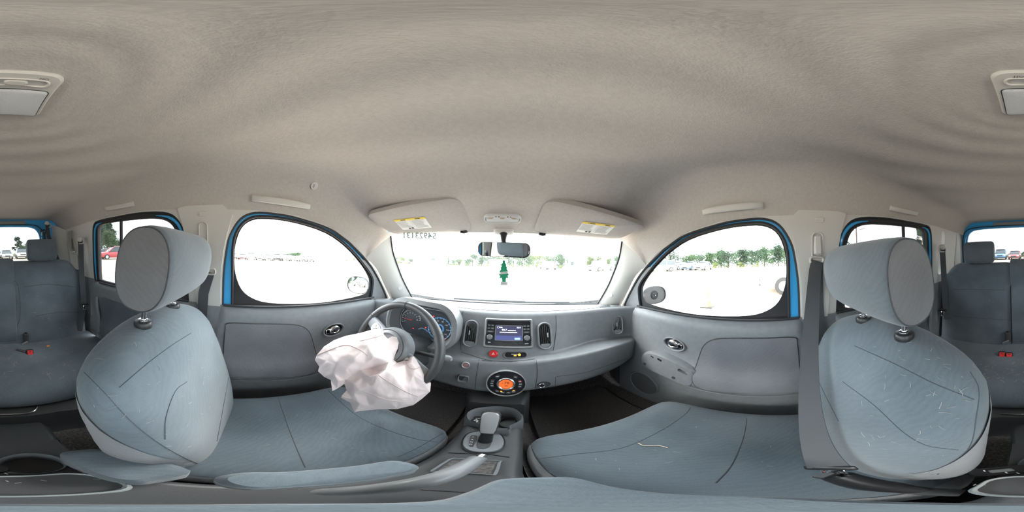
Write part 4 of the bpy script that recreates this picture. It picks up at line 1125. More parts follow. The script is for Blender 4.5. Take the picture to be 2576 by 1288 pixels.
# ------------------------------------------------------------------ seats
def serig(w_, d_, e, n=56):
    out = []
    for k in range(n):
        a = 2*math.pi*k/n; c, s = math.cos(a), math.sin(a)
        out.append((w_ * math.copysign(abs(c) ** (2/e), c), d_ * math.copysign(abs(s) ** (2/e), s)))
    return out
def front_seat(s, label):
    dy = -.005 if s < 0 else -.035
    root = thing('front_seat', (s * .34, .1, -.97), label, 'car seat')
    cx = .337 * s
    # cushion
    rings = []; ccx = .322 * s
    for y, w_, h, zt in ((-.20, .19, .06, -.71), (-.16, .215, .075, -.70), (-.08, .228, .085, -.693), (.02, .235, .09, -.685), (.12, .240, .092, -.678), (.22, .242, .093, -.672), (.30, .242, .092, -.668), (.345, .238, .088, -.671), (.375, .230, .078, -.680), (.395, .218, .064, -.694), (.408, .198, .045, -.712), (.412, .16, .022, -.735)):
        r = []
        for x, z in serig(w_, h, 3.4):
            zz = zt - h + z
            if z > 0: zz -= .014 * (1 - (x / w_) ** 2) * (z / h) * (1 if y < .33 else .3)
            r.append(Vector((ccx + x, y + dy * .6, zz)))
        rings.append(r)
    # refine along y
    R2 = []
    for i in range(len(rings) - 1):
        for k in range(3):
            t = k / 3; R2.append([a.lerp(b, t) for a, b in zip(rings[i], rings[i + 1])])
    R2.append(rings[-1])
    cvf = loft(R2)
    mk('cushion', *cvf, F_SEAT, root, sharp=60)
    tc = bvh(cvf)
    def skin(tree, cx_, lift):
        def f(a, b):
            o = Vector((cx_ - s * .5, a, b)); p, n, _, _ = tree.ray_cast(o, Vector((s, 0, 0)), .47)
            if p is None:
                p, n, _, _ = tree.find_nearest(Vector((cx_ - s * .22, a, b)))
            return p + Vector((-s * lift, 0, 0))
        return f
    cy0 = dy * .6
    ol = sm2([(-.12 + cy0, -.735), (.05 + cy0, -.722), (.2 + cy0, -.712), (.32 + cy0, -.712), (.365 + cy0, -.725), (.384 + cy0, -.75), (.385 + cy0, -.79), (.34 + cy0, -.83), (.1 + cy0, -.845), (-.12 + cy0, -.83)], 3, True)
    mk('cushion_side', *sheet(ol, [], .02, skin(tc, ccx, .0035)), F_SIDE, root, sharp=60)
    # backrest
    WK = [(-.76, .222), (-.6, .242), (-.45, .247), (-.35, .251), (-.29, .248), (-.25, .230), (-.225, .206), (-.205, .172), (-.19, .132), (-.18, .09), (-.173, .03)]
    YK = [(-.76, -.115), (-.65, -.125), (-.30, -.20), (-.17, -.243)]
    DK = [(-.76, .085), (-.5, .092), (-.3, .082), (-.23, .068), (-.19, .048), (-.178, .030), (-.173, .012)]
    rings = []; zs = [-.76 + .02 * i for i in range(27)] + [-.235, -.225, -.215, -.205, -.197, -.19, -.184, -.179, -.175, -.173]
    zs = sorted(set(zs))
    for z in zs:
        w_, yc, d_ = interp(WK, z), interp(YK, z) + dy, interp(DK, z)
        r = []
        for x, y in serig(w_, d_, 2.9, 84):
            yy = y
            if y > 0: yy += .030 * ((abs(x) / max(w_, .01)) ** 2 - .35) * (y / d_) * min(1, max(0, (-.25 - z) / .12))
            r.append(Vector((cx + x, yc + yy, z)))
        rings.append(r)
    bvf = loft(rings)
    SK = [(-.76, -.02), (-.65, -.045), (-.496, -.092), (-.42, -.13), (-.366, -.172), (-.32, -.23), (-.292, -.30)]
    ins = lambda c: (c.x - cx) * -s
    mk('backrest', *bvf, F_SEAT, root, sharp=60)
    tb = bvh(bvf)
    fro = [(interp(SK, z) + dy, z) for z in (-.292, -.32, -.345, -.366, -.39, -.42, -.46, -.496, -.55, -.60, -.65, -.70)]
    bak = [(interp(YK, z) + dy - interp(DK, z) * .55, z) for z in (-.72, -.6, -.5, -.4, -.32)]
    mk('backrest_side', *sheet(fro + bak, [], .02, skin(tb, cx, .004)), F_SIDE, root, sharp=60, label='lighter grey side panel')
    # head restraint
    c0 = Vector((0, -.207, -.043)) if s < 0 else Vector((0, -.243, -.056))
    xi, xo = s * .218, s * .50
    rings = []
    L = xo - xi
    for t, k in ((0, .955), (.02, .99), (.05, 1.01), (.2, 1.03), (.5, 1.035), (.8, 1.03), (.95, 1.0), (.985, .96), (1.0, .90)):
        r = []
        for y, z in serig(.070 * k, .090 * k, 2.35, 48):
            # leaning oval, flatter towards the back
            yy = y + z * .16; zz = z - y * .05
            r.append(Vector((xi + L * t, c0.y + yy, c0.z + zz)))
        rings.append(r)
    hr = mk('headrest', *loft(rings), F_SEAT, root, label='rounded cloth headrest', sharp=45)
    for t, sg in ((0, -1), (1.0, 1)):
        k0 = .955 if t == 0 else .90
        base = [[Vector((xi + L * t + sg * (L / abs(L)) * (.0012 + .006 * (1 - q * q)), c0.y + (y + z * .16) * q, c0.z + (z - y * .05) * q)) for y, z in serig(.070 * k0, .090 * k0, 2.35, 48)] for q in (1., .95, .8, .55, .3, .08)]
        e = mk('end_panel', *loft(base), F_SIDE, hr)
        mk('piping', *tube([p for p in base[0]], .0016, 5, closed=True), M_SEAM, hr)
    for px in (((360, 815), (435, 770)) if s < 0 else ((2275, 845), (2172, 803))):
        q, nn = hit(tb, px[0], px[1])
        if q is None: q = onY(px[0], px[1], -.262 + dy)
        col = mk('post_collar', *lathe([(.021, -.006), (.022, .004), (.019, .009), (.010, .011), (.0005, .011)], UPF(q), 24), M_BLACK, root)
        mk('collar_trim', *lathe([(.011, .008), (.011, .013), (.007, .014), (.0005, .014)], UPF(q), 20), M_CHROME, col)
        mk('headrest_post', *tube([q, Vector((q.x, c0.y - .01, c0.z - .05))], .0065, 12), M_CHROME, root, label='chrome headrest post')
    # seams
    if s < 0:
        S1 = [[(700, 1002), (720, 1060), (745, 1125), (768, 1176)], [(810, 968), (850, 1005), (905, 1050), (975, 1082), (1050, 1105), (1100, 1112)], [(1136, 1080), (1100, 1098), (1050, 1127), (1000, 1150)]]
        S2 = [[(300, 975), (370, 915), (430, 870), (480, 838)], [(560, 830), (575, 930), (560, 1030), (545, 1110)], [(200, 925), (260, 985), (330, 1060), (400, 1115), (470, 1155), (530, 1178)], [(415, 1105), (417, 1050), (440, 985), (470, 960)]]
        FC, FB = [(620, 980, 1100, 1160)], [(230, 800, 580, 1150)]
    else:
        S1 = [[(1348, 1155), (1450, 1142), (1560, 1128), (1650, 1090), (1720, 1045), (1745, 1012)], [(1880, 1040), (1870, 1100), (1840, 1170), (1800, 1215)], [(1325, 1100), (1345, 1140), (1375, 1180), (1400, 1198)]]
        S2 = [[(2150, 870), (2250, 915), (2350, 965), (2450, 1005)], [(2120, 960), (2200, 1020), (2270, 1085), (2330, 1120), (2410, 1132)], [(2440, 935), (2462, 980), (2455, 1050), (2440, 1120), (2390, 1170), (2320, 1218)], [(2030, 880), (2060, 960), (2110, 1060)]]
        FC, FB = [(1400, 1040, 1950, 1190)], [(2160, 850, 2460, 1150)]
    for px in S1: seam(tc, px, root, .0010, M_SEATSEAM)
    for px in S2: seam(tb, px, root, .0009, M_SEATSEAM)
    rng = random.Random(11 + s)
    flecks(tc, FC, 30, root, rng, length=(.002, .012))
    flecks(tb, FB, 60, root, rng, length=(.003, .018))
    if s < 0:
        q, fr = pix_poly([(150, 1142), (180, 1132), (260, 1128), (380, 1150), (480, 1182), (400, 1206), (330, 1213), (260, 1200), (190, 1170)], -.60)
        mk('hip_bolster', *plate([(x * 1.0, y) for x, y in q], fr, -.09, 0, .012, .006), F_SEAT, root)
        q, fr = pix_poly([(545, 1200), (610, 1188), (700, 1187), (800, 1180), (900, 1170), (985, 1157), (1035, 1164), (1052, 1173), (1040, 1182), (1000, 1192), (900, 1209), (800, 1219), (700, 1226), (630, 1228), (560, 1218)], -.50)
        a = mk('armrest', *plate(q, fr, -.055, 0, .008, .004), F_SEAT, root, label='fold-down cloth armrest')
        mk('armrest_piping', *tube([fp(fr, x * .985, y * .985, -.012) for x, y in q], .002, 6, closed=True), F_SIDE, a)
    else:
        q, fr = pix_poly([(1090, 1262), (1180, 1240), (1240, 1212), (1288, 1202), (1400, 1199), (1460, 1204), (1560, 1228), (1700, 1243), (1950, 1250), (2250, 1263), (2560, 1268), (300, 1270), (700, 1268)], -.50)
        a = mk('armrest', *plate(q, fr, -.06, 0, .006, .004), F_SEAT, root, label='fold-down cloth armrest')
        mk('armrest_piping', *tube([fp(fr, x * .99, y * .99, -.012) for x, y in q], .002, 6, closed=True), F_SIDE, a)
    return tc, tb
T_SD = front_seat(-1, "driver's cloth seat facing the steering wheel and burst airbag")
T_SP = front_seat(1, "front passenger's cloth seat with a seat belt stretched across its backrest")

def rear_bench():
    root = thing('rear_bench', (0, -.9, -.97), 'dark cloth rear bench littered with straw', 'car seat')
    def back(x0, x1, rl, rr, nm):
        rings = []
        n = 26
        for i in range(n + 1):
            x = x0 + (x1 - x0) * i / n
            e = 0.
            if rl: e = max(e, 1 - (x - x0) / .16)
            if rr: e = max(e, 1 - (x1 - x) / .16)
            e = max(0, e); dz = -.11 * e ** 2.5
            k = min(1, min(i, n - i) / 2 + .3); ins = (1 - k) * .012
            prof = [(-1.115, -.79), (-1.115 - ins, -.72), (-1.135 - ins, -.60), (-1.165 - ins, -.45), (-1.19 - ins, -.30), (-1.215 - ins, -.18), (-1.225 - ins, -.125 + dz * .7), (-1.25, -.09 + dz - ins), (-1.29, -.085 + dz - ins), (-1.33, -.11 + dz), (-1.335, -.3), (-1.30, -.79)]
            rings.append([Vector((x, y, z)) for y, z in prof])
        R2 = []
        for r in rings:
            R2.append(smooth_path(r, 4))
        vf = loft(R2, True)
        mk(nm, *vf, F_SEAT, root, sharp=60)
        return vf
    v1 = back(-.64, .113, True, False, 'backrest'); v2 = back(.119, .66, False, True, 'backrest')
    tb = bvh(join(v1, v2))
    # centre pad and flush centre headrest
    rings = []
    for y, z, in ((-1.118, -.70), (-1.112, -.69), (-1.118, -.60), (-1.148, -.45), (-1.172, -.31), (-1.186, -.275), (-1.20, -.262)):
        rings.append([Vector((.008 + x, y, z)) for x in (-.103, -.098, -.06, 0, .06, .098, .103)])
    for r in rings:
        r[0].y -= .02; r[-1].y -= .02
    mk('fold_down_armrest', *loft(rings, False), F_SEAT, root)
    rings = []
    for y, z in ((-1.20, -.25), (-1.197, -.20), (-1.205, -.13), (-1.225, -.085), (-1.26, -.062), (-1.30, -.065), (-1.33, -.09)):
        rings.append([Vector((.012 + x, y - (.015 if abs(x) > .1 else 0), z - (.02 if abs(x) > .1 else 0))) for x in (-.108, -.1, -.05, 0, .05, .1, .108)])
    mk('center_headrest', *loft(rings, False), F_SEAT, root)
    for px in ([(46, 722), (51, 760), (50, 800), (42, 822), (38, 842)], [(6, 706), (35, 706), (46, 720)], [(60, 722), (120, 715), (190, 722)], [(90, 795), (150, 785), (200, 785)], [(2400, 728), (2460, 728), (2540, 730)], [(2400, 795), (2460, 800), (2540, 805)]):
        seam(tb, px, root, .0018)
    # cushion
    rings = []; n = 46
    for i in range(n + 1):
        x = -.66 + 1.34 * i / n
        e = max(0, 1 - min(i, n - i) / 3) * .03
        w = .004 * math.cos((x / .66) * math.pi * 2)
        prof = [(-1.20, -.80), (-1.18, -.745), (-1.12, -.722 + w), (-.95, -.722 + w), (-.80, -.716 + w - e * .3), (-.68, -.714 + w - e), (-.62, -.728 - e), (-.585, -.765 - e), (-.575, -.81), (-.60, -.85), (-.70, -.86), (-1.15, -.87)]
        rings.append(smooth_path([Vector((x, y, z)) for y, z in prof], 3))
    vf = loft(rings, True); mk('cushion', *vf, F_SEAT, root, sharp=60)
    tcu = bvh(vf)
    mk('cushion_wire', *tube(smooth_path([onZ(u, v, -.85) for u, v in ((-60, 1040), (20, 1042), (60, 1040), (85, 1034), (95, 1022))], 5), .003, 6), M_STEEL, root)
    for (x, z, nm) in ((-.316, 0, 'headrest'), (.354, 0, 'headrest')):
        c = Vector((x, -1.235, .0))
        rings = []
        for t, k in ((-.118, .75), (-.112, .92), (-.10, 1.), (0, 1.03), (.10, 1.), (.112, .92), (.118, .75)):
            rings.append([c + Vector((t, y + zz * -.05, zz)) for y, zz in serig(.042 * k, .083 * k, 4., 36)])
        h = mk(nm, *loft(rings), F_SEAT, root, sharp=50)
        for dx in (-.065, .065):
            mk('headrest_post', *tube([c + Vector((dx, -.02, -.07)), c + Vector((dx, -.03, -.14))], .005, 8), M_CHROME, root)
            mk('post_collar', *box(c + Vector((dx, -.03, -.088)), (.034, .026, .012), None, .004), M_BLACK, root)
    # anchor brackets between cushion and backrest
    for u0, v0 in ((64, 845), (2535, 842)):
        p, nn = hit(tb, u0, v0)
        b = mk('anchor_cover', *box(p + Vector((0, .012, -.01)), (.04, .03, .09), None, .012), M_PLASTIC_D, root)
        mk('anchor_strap', *box(p + Vector((.012, .035, -.045)), (.05, .012, .012), Matrix.Rotation(.5, 3, 'Y'), .003), M_GREYP, b)
    rng = random.Random(21)
    flecks(tcu, [(0, 850, 190, 960), (2450, 870, 2576, 960)], 120, root, rng, 'straw', (.006, .03), mat('straw', (.62, .53, .38), .9))
    flecks(tb, [(2460, 690, 2560, 850), (60, 700, 200, 840)], 22, root, rng, 'straw', (.004, .02), mat('straw', (.62, .53, .38), .9))
    return tb, tcu
T_RB, T_RC = rear_bench()

# ------------------------------------------------------------------ belts and buckles
def ribbon(P, wdir, w_, th=.0015):
    P = [Vector(p) for p in P]; rings = []
    for i, p in enumerate(P):
        t = (P[min(i + 1, len(P) - 1)] - P[max(i - 1, 0)]).normalized()
        wd = Vector(wdir[i] if isinstance(wdir, list) else wdir); wd = (wd - t * wd.dot(t)).normalized(); nn = t.cross(wd)
        rings.append([p + wd * (w_ / 2) + nn * th, p - wd * (w_ / 2) + nn * th, p - wd * (w_ / 2) - nn * th, p + wd * (w_ / 2) - nn * th])
    return loft(rings)
def latch(c, ax, nrm, root):
    # steel tongue in a black keeper
    ax = Vector(ax).normalized(); nrm = Vector(nrm); nrm = (nrm - ax * nrm.dot(ax)).normalized(); X = ax.cross(nrm)
    Rm = Matrix((X, ax, nrm)).transposed()
    mk('latch_keeper', *box(c, (.058, .018, .010), Rm, .003), M_BLACK, root)
    t = mk('latch_tongue', *box(c + ax * .028, (.026, .045, .003), Rm, .001), M_CHROME, root, label='steel latch tongue')
    mk('tongue_slot', *box(c + ax * .036 + nrm * .0014, (.012, .010, .001), Rm), M_BLACK, t)
def belts():
    # passenger front belt: pulled across the backrest to its buckle
    A = onX(2053, 652, .655); B = onZ(2088, 1178, -.60)
    root = thing('seat_belt', (.655, -.21, -.02), 'charcoal belt pulled taut across the front passenger backrest', 'seat belt')
    fr = frame(A + Vector((-.006, 0, 0)), (-1, .0, 0))
    mk('belt_loop', *ringf(rrect(.062, .034, .015), rrect(.046, .014, .006), sub(fr, 0, -.004), -.004, .010), M_TRIM, root)
    mk('height_adjuster', *box(side(1, A.y - .005, .055) + Vector((-.014, 0, 0)), (.018, .036, .085), None, .008), M_TRIM, root)
    mk('adjuster_rail', *ringf(rrect(.05, .135, .02), rrect(.04, .125, .018), frame(side(1, A.y - .005, .04) + Vector((-.0135, 0, 0)), (-1, 0, -.14)), -.003, .004), M_TRIM, root)
    P = [A.lerp(B, t) + Vector((-.012 * math.sin(math.pi * t), .03 * math.sin(math.pi * t), -.03 * math.sin(math.pi * t))) for t in [i / 16 for i in range(17)]]
    P[0] = A + Vector((-.012, 0, -.008))
    wd = [Vector((0, 1, 0)).lerp(Vector((.75, .75, .3)), min(1, i / 10)) for i in range(17)]
    mk('webbing', *ribbon(P, wd, .047), M_BELT, root)
    mk('webbing_tail', *ribbon([side(1, -.205, -.02) + Vector((-.014, 0, 0)), side(1, -.21, -.2) + Vector((-.016, 0, 0)), Vector((.675, -.215, -.60)), Vector((.675, -.215, -.93))], (0, 1, 0), .047), M_BELT, root)
    latch(B, (B - P[-3]), (0, .4, 1), root)
    # inner buckle on a strap
    bk = thing('seat_buckle', (.12, -.12, -.68), 'black buckle holding the passenger belt beside the console', 'buckle')
    C = B + (B - P[-3]).normalized() * .035; D = Vector((.078, -.055, -.71))
    mk('buckle_body', *tube([C, C.lerp(D, .5), C.lerp(D, .75)], [.019, .021, .014], 12), M_BLACK, bk)
    mk('buckle_strap', *ribbon([C.lerp(D, .6), D], (0, 1, .3), .03, .003), M_PLASTIC_D, bk)
    mk('release_button', *plate(rrect(.026, .014, .004), frame(C + Vector((.0, .01, .017)), (.4, .3, 1)), -.004, .004, .002), M_BLACK, bk)
    # driver's belt: hanging down the pillar behind the seat
    A = onX(529, 682, -.675)
    root = thing('seat_belt', (-.67, -.21, -.1), "charcoal belt hanging down the pillar behind the driver's headrest", 'seat belt')
    fr = frame(A + Vector((.008, 0, 0)), (1, 0, 0))
    mk('belt_loop', *ringf(rrect(.06, .034, .015), rrect(.046, .014, .006), fr, -.004, .010), M_TRIM, root)
    mk('adjuster_rail', *ringf(rrect(.042, .125, .02), rrect(.032, .115, .015), frame(side(-1, -.215, .06) + Vector((.0135, 0, 0)), (1, 0, -.14)), -.003, .004), M_TRIM, root)
    mk('webbing', *ribbon([A + Vector((.014, 0, -.004)), side(-1, A.y - .03, -.2) + Vector((.018, 0, 0)), Vector((-.672, A.y - .04, -.5)), Vector((-.672, A.y - .04, -.93))], (0, 1, 0), .047), M_BELT, root)
    # rear outer belts
    for s, px, lp, lab in ((-1, [(207, 606), (209, 680), (214, 760), (204, 830)], (213, 765), 'charcoal belt with steel latch hanging beside the storage pocket'), (1, [(2366, 626), (2370, 690), (2374, 770), (2378, 800)], (2371, 780), 'charcoal belt with steel latch hanging beside the narrow quarter window')):
        Q = [onX(px[0][0], px[0][1], s * .645)] + [onX(u, v, s * x) for (u, v), x in zip(px[1:], (.655, .64, .60))]
        root = thing('seat_belt', Q[0] + Vector((0, 0, -.05)), lab, 'seat belt')
        Q = [q + Vector((-s * .022, .012, 0)) for q in Q]
        mk('webbing', *ribbon(smooth_path(Q, 5), (1, s * .5, 0), .045), M_BELT, root)
        d = mk('belt_guide', *plate(ell(.022, .022, 24), frame(Q[0] + Vector((-s * .004, 0, .012)), (-s, .5, 0)), -.02, .012, .004, .004), M_TRIM, root)
        mk('guide_wing', *ringf(rrect(.07, .05, .022), rrect(.05, .03, .014), frame(Q[0] + Vector((-s * .002, 0, -.004)), (-s, .5, 0)), -.006, .008), M_TRIM, d)
        c = onX(lp[0], lp[1], s * .615)
        latch(c, (0, 0, -1), (-s * .4, 1, 0), root)
    # centre belt hanging from the rear roof corner
    c = onY(118, 562, -1.55)
    root = thing('seat_belt', c + Vector((0, 0, -.2)), 'folded belt hanging from the rear roof corner by the tailgate', 'seat belt')
    mk('roof_guide', *plate(ell(.022, .022, 24), frame(c, (.2, 1, 0)), -.01, .012, .004, .004), M_TRIM, root)
    mk('guide_wing', *ringf(rrect(.055, .045, .018), rrect(.038, .026, .010), frame(c + Vector((-.02, 0, -.02)), (.2, 1, 0)), -.006, .008), M_TRIM, root)
    e = onY(122, 595, -1.55)
    mk('webbing', *ribbon([c + Vector((0, .01, -.01)), c.lerp(e, .5), e, onY(140, 640, -1.52), onY(152, 670, -1.45)], (1, 0, 0), .04), M_BELT, root)
    mk('webbing', *ribbon([c + Vector((-.01, .012, -.02)), onY(112, 590, -1.54), onY(118, 640, -1.5)], (.7, .7, 0), .03), M_BELT, root)
    f = onY(112, 578, -1.54)
    mk('latch_keeper', *tube([f, f + Vector((.05, .01, -.02))], .008, 8), M_BLACK, root)
    mk('latch_tongue', *tube([f + Vector((.03, .015, -.02)), f + Vector((.035, .02, -.06))], .006, 8), M_STEEL, root)
    # buckles on the rear cushion
    for (u0, v0, lab, k) in ((75, 888, 'red and black buckle lying alone on the rear cushion', 1), (2521, 893, 'taller of the paired red buckles on the rear cushion', 0), (2539, 894, 'shorter of the paired red buckles on the rear cushion', 0)):
        p, nn = hit(T_RC, u0, v0)
        r = thing('seat_buckle', p, lab, 'buckle')
        hgt = .036 if u0 != 2539 else .028
        fr = frame(p + Vector((0, 0, .004)), (0, 1, .5))
        mk('buckle_case', *plate(rrect(.044, hgt + .012, .006), fr, -.012, .012, .004), M_BLACK, r)
        mk('red_release', *plate(rrect(.034, hgt, .004), fr, .010, .017, .003), M_RED, r)
        mk('release_groove', *plate(rrect(.016, .005, .002), sub(fr, 0, hgt * .25), .016, .0176, .0005), M_BLACK, r)
        if k: mk('buckle_stalk', *tube([p + Vector((.02, -.01, .004)), p + Vector((.075, -.05, .008))], [.011, .008], 10), M_PLASTIC_D, r)
belts()
# ------------------------------------------------------------------ sun visors
def visor(s, corners, labpx, clip, lab):
    root = None
    ri, ro, fo, fi = [Vector(c) for c in corners]
    nn = (fo - ri).cross(fi - ro).normalized()
    if nn.z > 0: nn = -nn
    def bil(a, b, d=0.):
        # a: 0 inner..1 outer, b: 0 rear..1 front; slight crown
        p = ri * (1-a) * (1-b) + ro * a * (1-b) + fo * a * b + fi * (1-a) * b
        return p + nn * (d + .010 * math.sin(math.pi * a)) - Vector((0, .012 * math.sin(math.pi * a) * (b - 1), 0)) * -1
    W, H = (ro - ri).length, (fi - ri).length
    root = thing('sun_visor', (ri + ro + fo + fi) / 4 + Vector((0, 0, -.02)), lab, 'sun visor')
    def outl(grow, r, n=7):
        return [((x + W / 2) / W, (y + H / 2) / H - (.03 if grow > .005 else 0)) for x, y in rrect(W + grow, H + grow, r, n)]
    def patch(grow, r, d0, d1, b):
        rings = []
        for gr, d in ((grow, d0), (grow, (d0 + d1) / 2), (grow - b * .6, d1 - b * .3), (grow - b * 2, d1)):
            rings.append([bil(x, y, d) for x, y in outl(gr, r)])
        V, F = loft(rings, True, True, False)
        # fill the face with rings towards the middle
        last = rings[-1]; k0 = len(V) - len(last); n = len(last)
        o = outl(grow - b * 2, r)
        for q in (.75, .5, .25):
            base = len(V); V += [bil(.5 + (x - .5) * q, .5 + (y - .5) * q, d1) for x, y in o]
            for j in range(n): F.append((k0 + j, k0 + (j+1) % n, base + (j+1) % n, base + j))
            k0 = base
        F.append(tuple(k0 + j for j in range(n)))
        return V, F
    vf = patch(0, .045, -.026, -.002, .006)
    mk('visor_panel', *vf, M_HEAD, root)
    tree = bvh(vf)
    L = [hit(tree, u, v)[0] for u, v in labpx]
    if all(L):
        a, b, c, d = L   # top-left, top-right, bottom-right, bottom-left
        def lp(x, y, h): return (a * (1-x) * (1-y) + b * x * (1-y) + c * x * y + d * (1-x) * y) + nn * h
        def quad(x0, y0, x1, y1, h):
            nx = max(1, int((x1 - x0) * 12)); ny = max(1, int((y1 - y0) * 6)); rows = []
            for j in range(ny + 1):
                row = []
                for i in range(nx + 1):
                    q = lp(x0 + (x1 - x0) * i / nx, y0 + (y1 - y0) * j / ny, .03)
                    p, n_, _, _ = tree.ray_cast(q, -nn)
                    row.append((p if p is not None else q - nn * .03) + nn * h)
                rows.append(row)
            return loft(rows, False)
        lb = mk('warning_label', *quad(0, 0, 1, 1, .0010), M_PAPER, root, smooth=False, label='white and yellow airbag warning label')
        mk('yellow_band', *quad(0, 0, 1, .14, .0016), M_YELLOW, lb, smooth=False)
        tx = mat('grey_small_print', (.42, .42, .42), .7)
        rng = random.Random(4)
        qs = []
        for col in (0, 1):
            for k in range(10 if col else 8):
                y = .2 + k * .075
                qs.append(quad(.03 + col * .5, y, .03 + col * .5 + rng.uniform(.3, .42), y + .025, .0016))
        mk('print_lines', *join(*qs), tx, lb, smooth=False, kind='stuff')
        mk('divider', *quad(.485, .16, .492, 1, .0016), tx, lb, smooth=False)
        for x in (.16, .62):
            mk('warning_triangle', [lp(x, .12, .002), lp(x + .05, .12, .002), lp(x + .025, .02, .002)], [(0, 1, 2)], M_INK, lb, smooth=False)
            mk('warning_word', *quad(x + .06, .045, x + .22, .1, .002), M_INK, lb, smooth=False)
        mk('pictogram', *quad(.26, .82, .33, .95, .002), M_INK, lb, smooth=False)
        mk('pictogram', *quad(.36, .80, .43, .95, .002), M_INK, lb, smooth=False)
    p = bil(*clip, -.002)
    mk('visor_clip', *tube([p + Vector((-.016, 0, -.002)), p + Vector((0, .004, -.004)), p + Vector((.016, 0, -.002))], .0075, 10), M_BLACK, root)
    return root
visor(-1, (onY(1160, 498, .555), onY(917, 543, .50), onY(985, 590, .695), onY(1190, 582, .765)), ((990, 553), (1068, 545), (1087, 572), (1014, 578)), (.10, .985), "driver's padded sun visor above the auction number sticker")
visor(1, (onY(1372, 503, .555), onY(1629, 572, .50), onY(1560, 602, .695), onY(1340, 587, .765)), ((1467, 557), (1549, 567), (1526, 590), (1449, 582)), (.10, .985), "passenger's padded sun visor, without a number sticker below")

# ------------------------------------------------------------------ mirror, freshener, lamps
def mirror():
    c = onY(1265.5, 628, .70)
    fr = frame(c, (-.22, -1, -.10), rot=math.radians(-1.5))
    root = thing('rear_view_mirror', c + Vector((0, 0, -.05)), 'wide black rear-view mirror below the map lamp', 'mirror')
    o = rrect(.236, .064, .026, 8)
    rings = [[fp(fr, x * k, y * k, z) for x, y in o] for k, z in ((.35, -.040), (.7, -.036), (.93, -.022), (1., -.008), (1., .0), (.985, .004), (.955, .004))]
    mk('housing', *loft(rings), M_BLACK, root)
    mk('mirror_glass', *plate([(x * .955, y * .94) for x, y in o], fr, .001, .0045, .0005), M_MIRROR, root, label='silver mirror glass')
    top = onY(1267, 588, .775)
    mk('stem', *tube([fp(fr, 0, .01, -.03), c.lerp(top, .5) + Vector((0, .02, 0)), top], [.012, .013, .019], 12), M_BLACK, root)
    p, nn = hit(T_CEIL, 1266, 584)
    p = p if p is not None else top
    mk('mount_cover', *box(top + Vector((0, -.004, .012)), (.095, .05, .022), Matrix.Rotation(math.radians(-24), 3, 'X'), .008), M_TRIM, root)
    # card tree hanging below
    t = onY(1267.5, 684, .70)
    f = frame(t, (.25, -1, 0), rot=math.radians(2))
    fr_root = thing('air_freshener', t + Vector((0, 0, -.07)), 'green tree-shaped card hanging under the rear-view mirror', 'air freshener')
    half = [(.0, .052), (.006, .046), (.005, .040), (.012, .030), (.009, .027), (.015, .016), (.012, .013), (.020, .000), (.017, -.003), (.022, -.013), (.016, -.017), (.021, -.027), (.010, -.026), (.008, -.036), (.008, -.045), (.0, -.045)]
    ol = [(-x, y) for x, y in half] + [(x, y) for x, y in reversed(half[1:-1])]
    V, F = sheet(ol, [], .02, lambda a, b: fp(f, a, b, 0))
    mk('card', *solid((V, F), lambda p: f[3] * .0016), M_GREENCARD, fr_root, smooth=False)
    b1 = mk('name_band', *plate(rrect(.034, .010, .001, 2), sub(f, 0, -.004, 0, math.radians(6)), .0005, .003, .0002), M_PAPER, fr_root)
    text('band_text', 'LITTLE TREES', sub(f, 0, -.004, 0, math.radians(6)), .0044, M_INK, b1, .0034)
    b2 = mk('foot_label', *plate(rrect(.030, .015, .001, 2), sub(f, 0, -.050, 0, math.radians(-4)), .0, .003, .0002), M_PAPER, fr_root)
    mk('label_border', *tube([fp(sub(f, 0, -.050, 0, math.radians(-4)), x, y, .003) for x, y in rrect(.029, .014, .001, 2)], .0006, 4, closed=True), M_GREENCARD, b2)
    mk('foot_print', *plate(rrect(.018, .003, .0008, 2), sub(f, 0, -.050, 0, math.radians(-4)), .003, .0034, .0001), mat('grey_small_print', (.42, .42, .42), .7), b2)
    mk('string', *tube([fp(f, 0, .050, .001), fp(f, 0, .075, .0), c + Vector((0, .0, -.028))], .0008, 5), M_WHITE, fr_root)
mirror()
def maplamp():
    p, n = hit(T_CEIL, 1264, 548)
    fr = frame(p, n, up=(0, 1, .4))
    if fr[1].x < 0: fr = (fr[0], -fr[1], -fr[2], fr[3])
    root = thing('map_lamp', p + Vector((0, 0, -.02)), 'long clear map lamp between the sun visors', 'lamp')
    o = rrect(.158, .056, .027, 9); i_ = rrect(.146, .044, .021, 9)
    mk('lamp_rim', *ringf(o, i_, fr, -.008, .012, .004), M_LENSC, root)
    mk('lens', *plate(i_, fr, -.002, .007, .002, .002), M_LENSC, root)
    for x in (-.048, 0, .048):
        bk = mk('lamp_switch', *plate(rrect(.026, .009, .004), sub(fr, x, .010), .007, .011, .002), M_TRIM, root)
        mk('bulb', *tube([fp(fr, x - .007, .010, .012), fp(fr, x + .007, .010, .012)], .003, 8), mat('amber_bulb', (.55, .42, .3), .3), root)
        mk('lens_grid', *plate(rrect(.040, .020, .003), sub(fr, x, -.008), .007, .0095, .001), M_PAD, root)
    for x in (-.026, -.014, .022, .034):
        mk('lamp_slot', *plate(rrect(.007, .0025, .001, 2), sub(fr, x, .017), .007, .0095, .0002), M_INK, root)
maplamp()
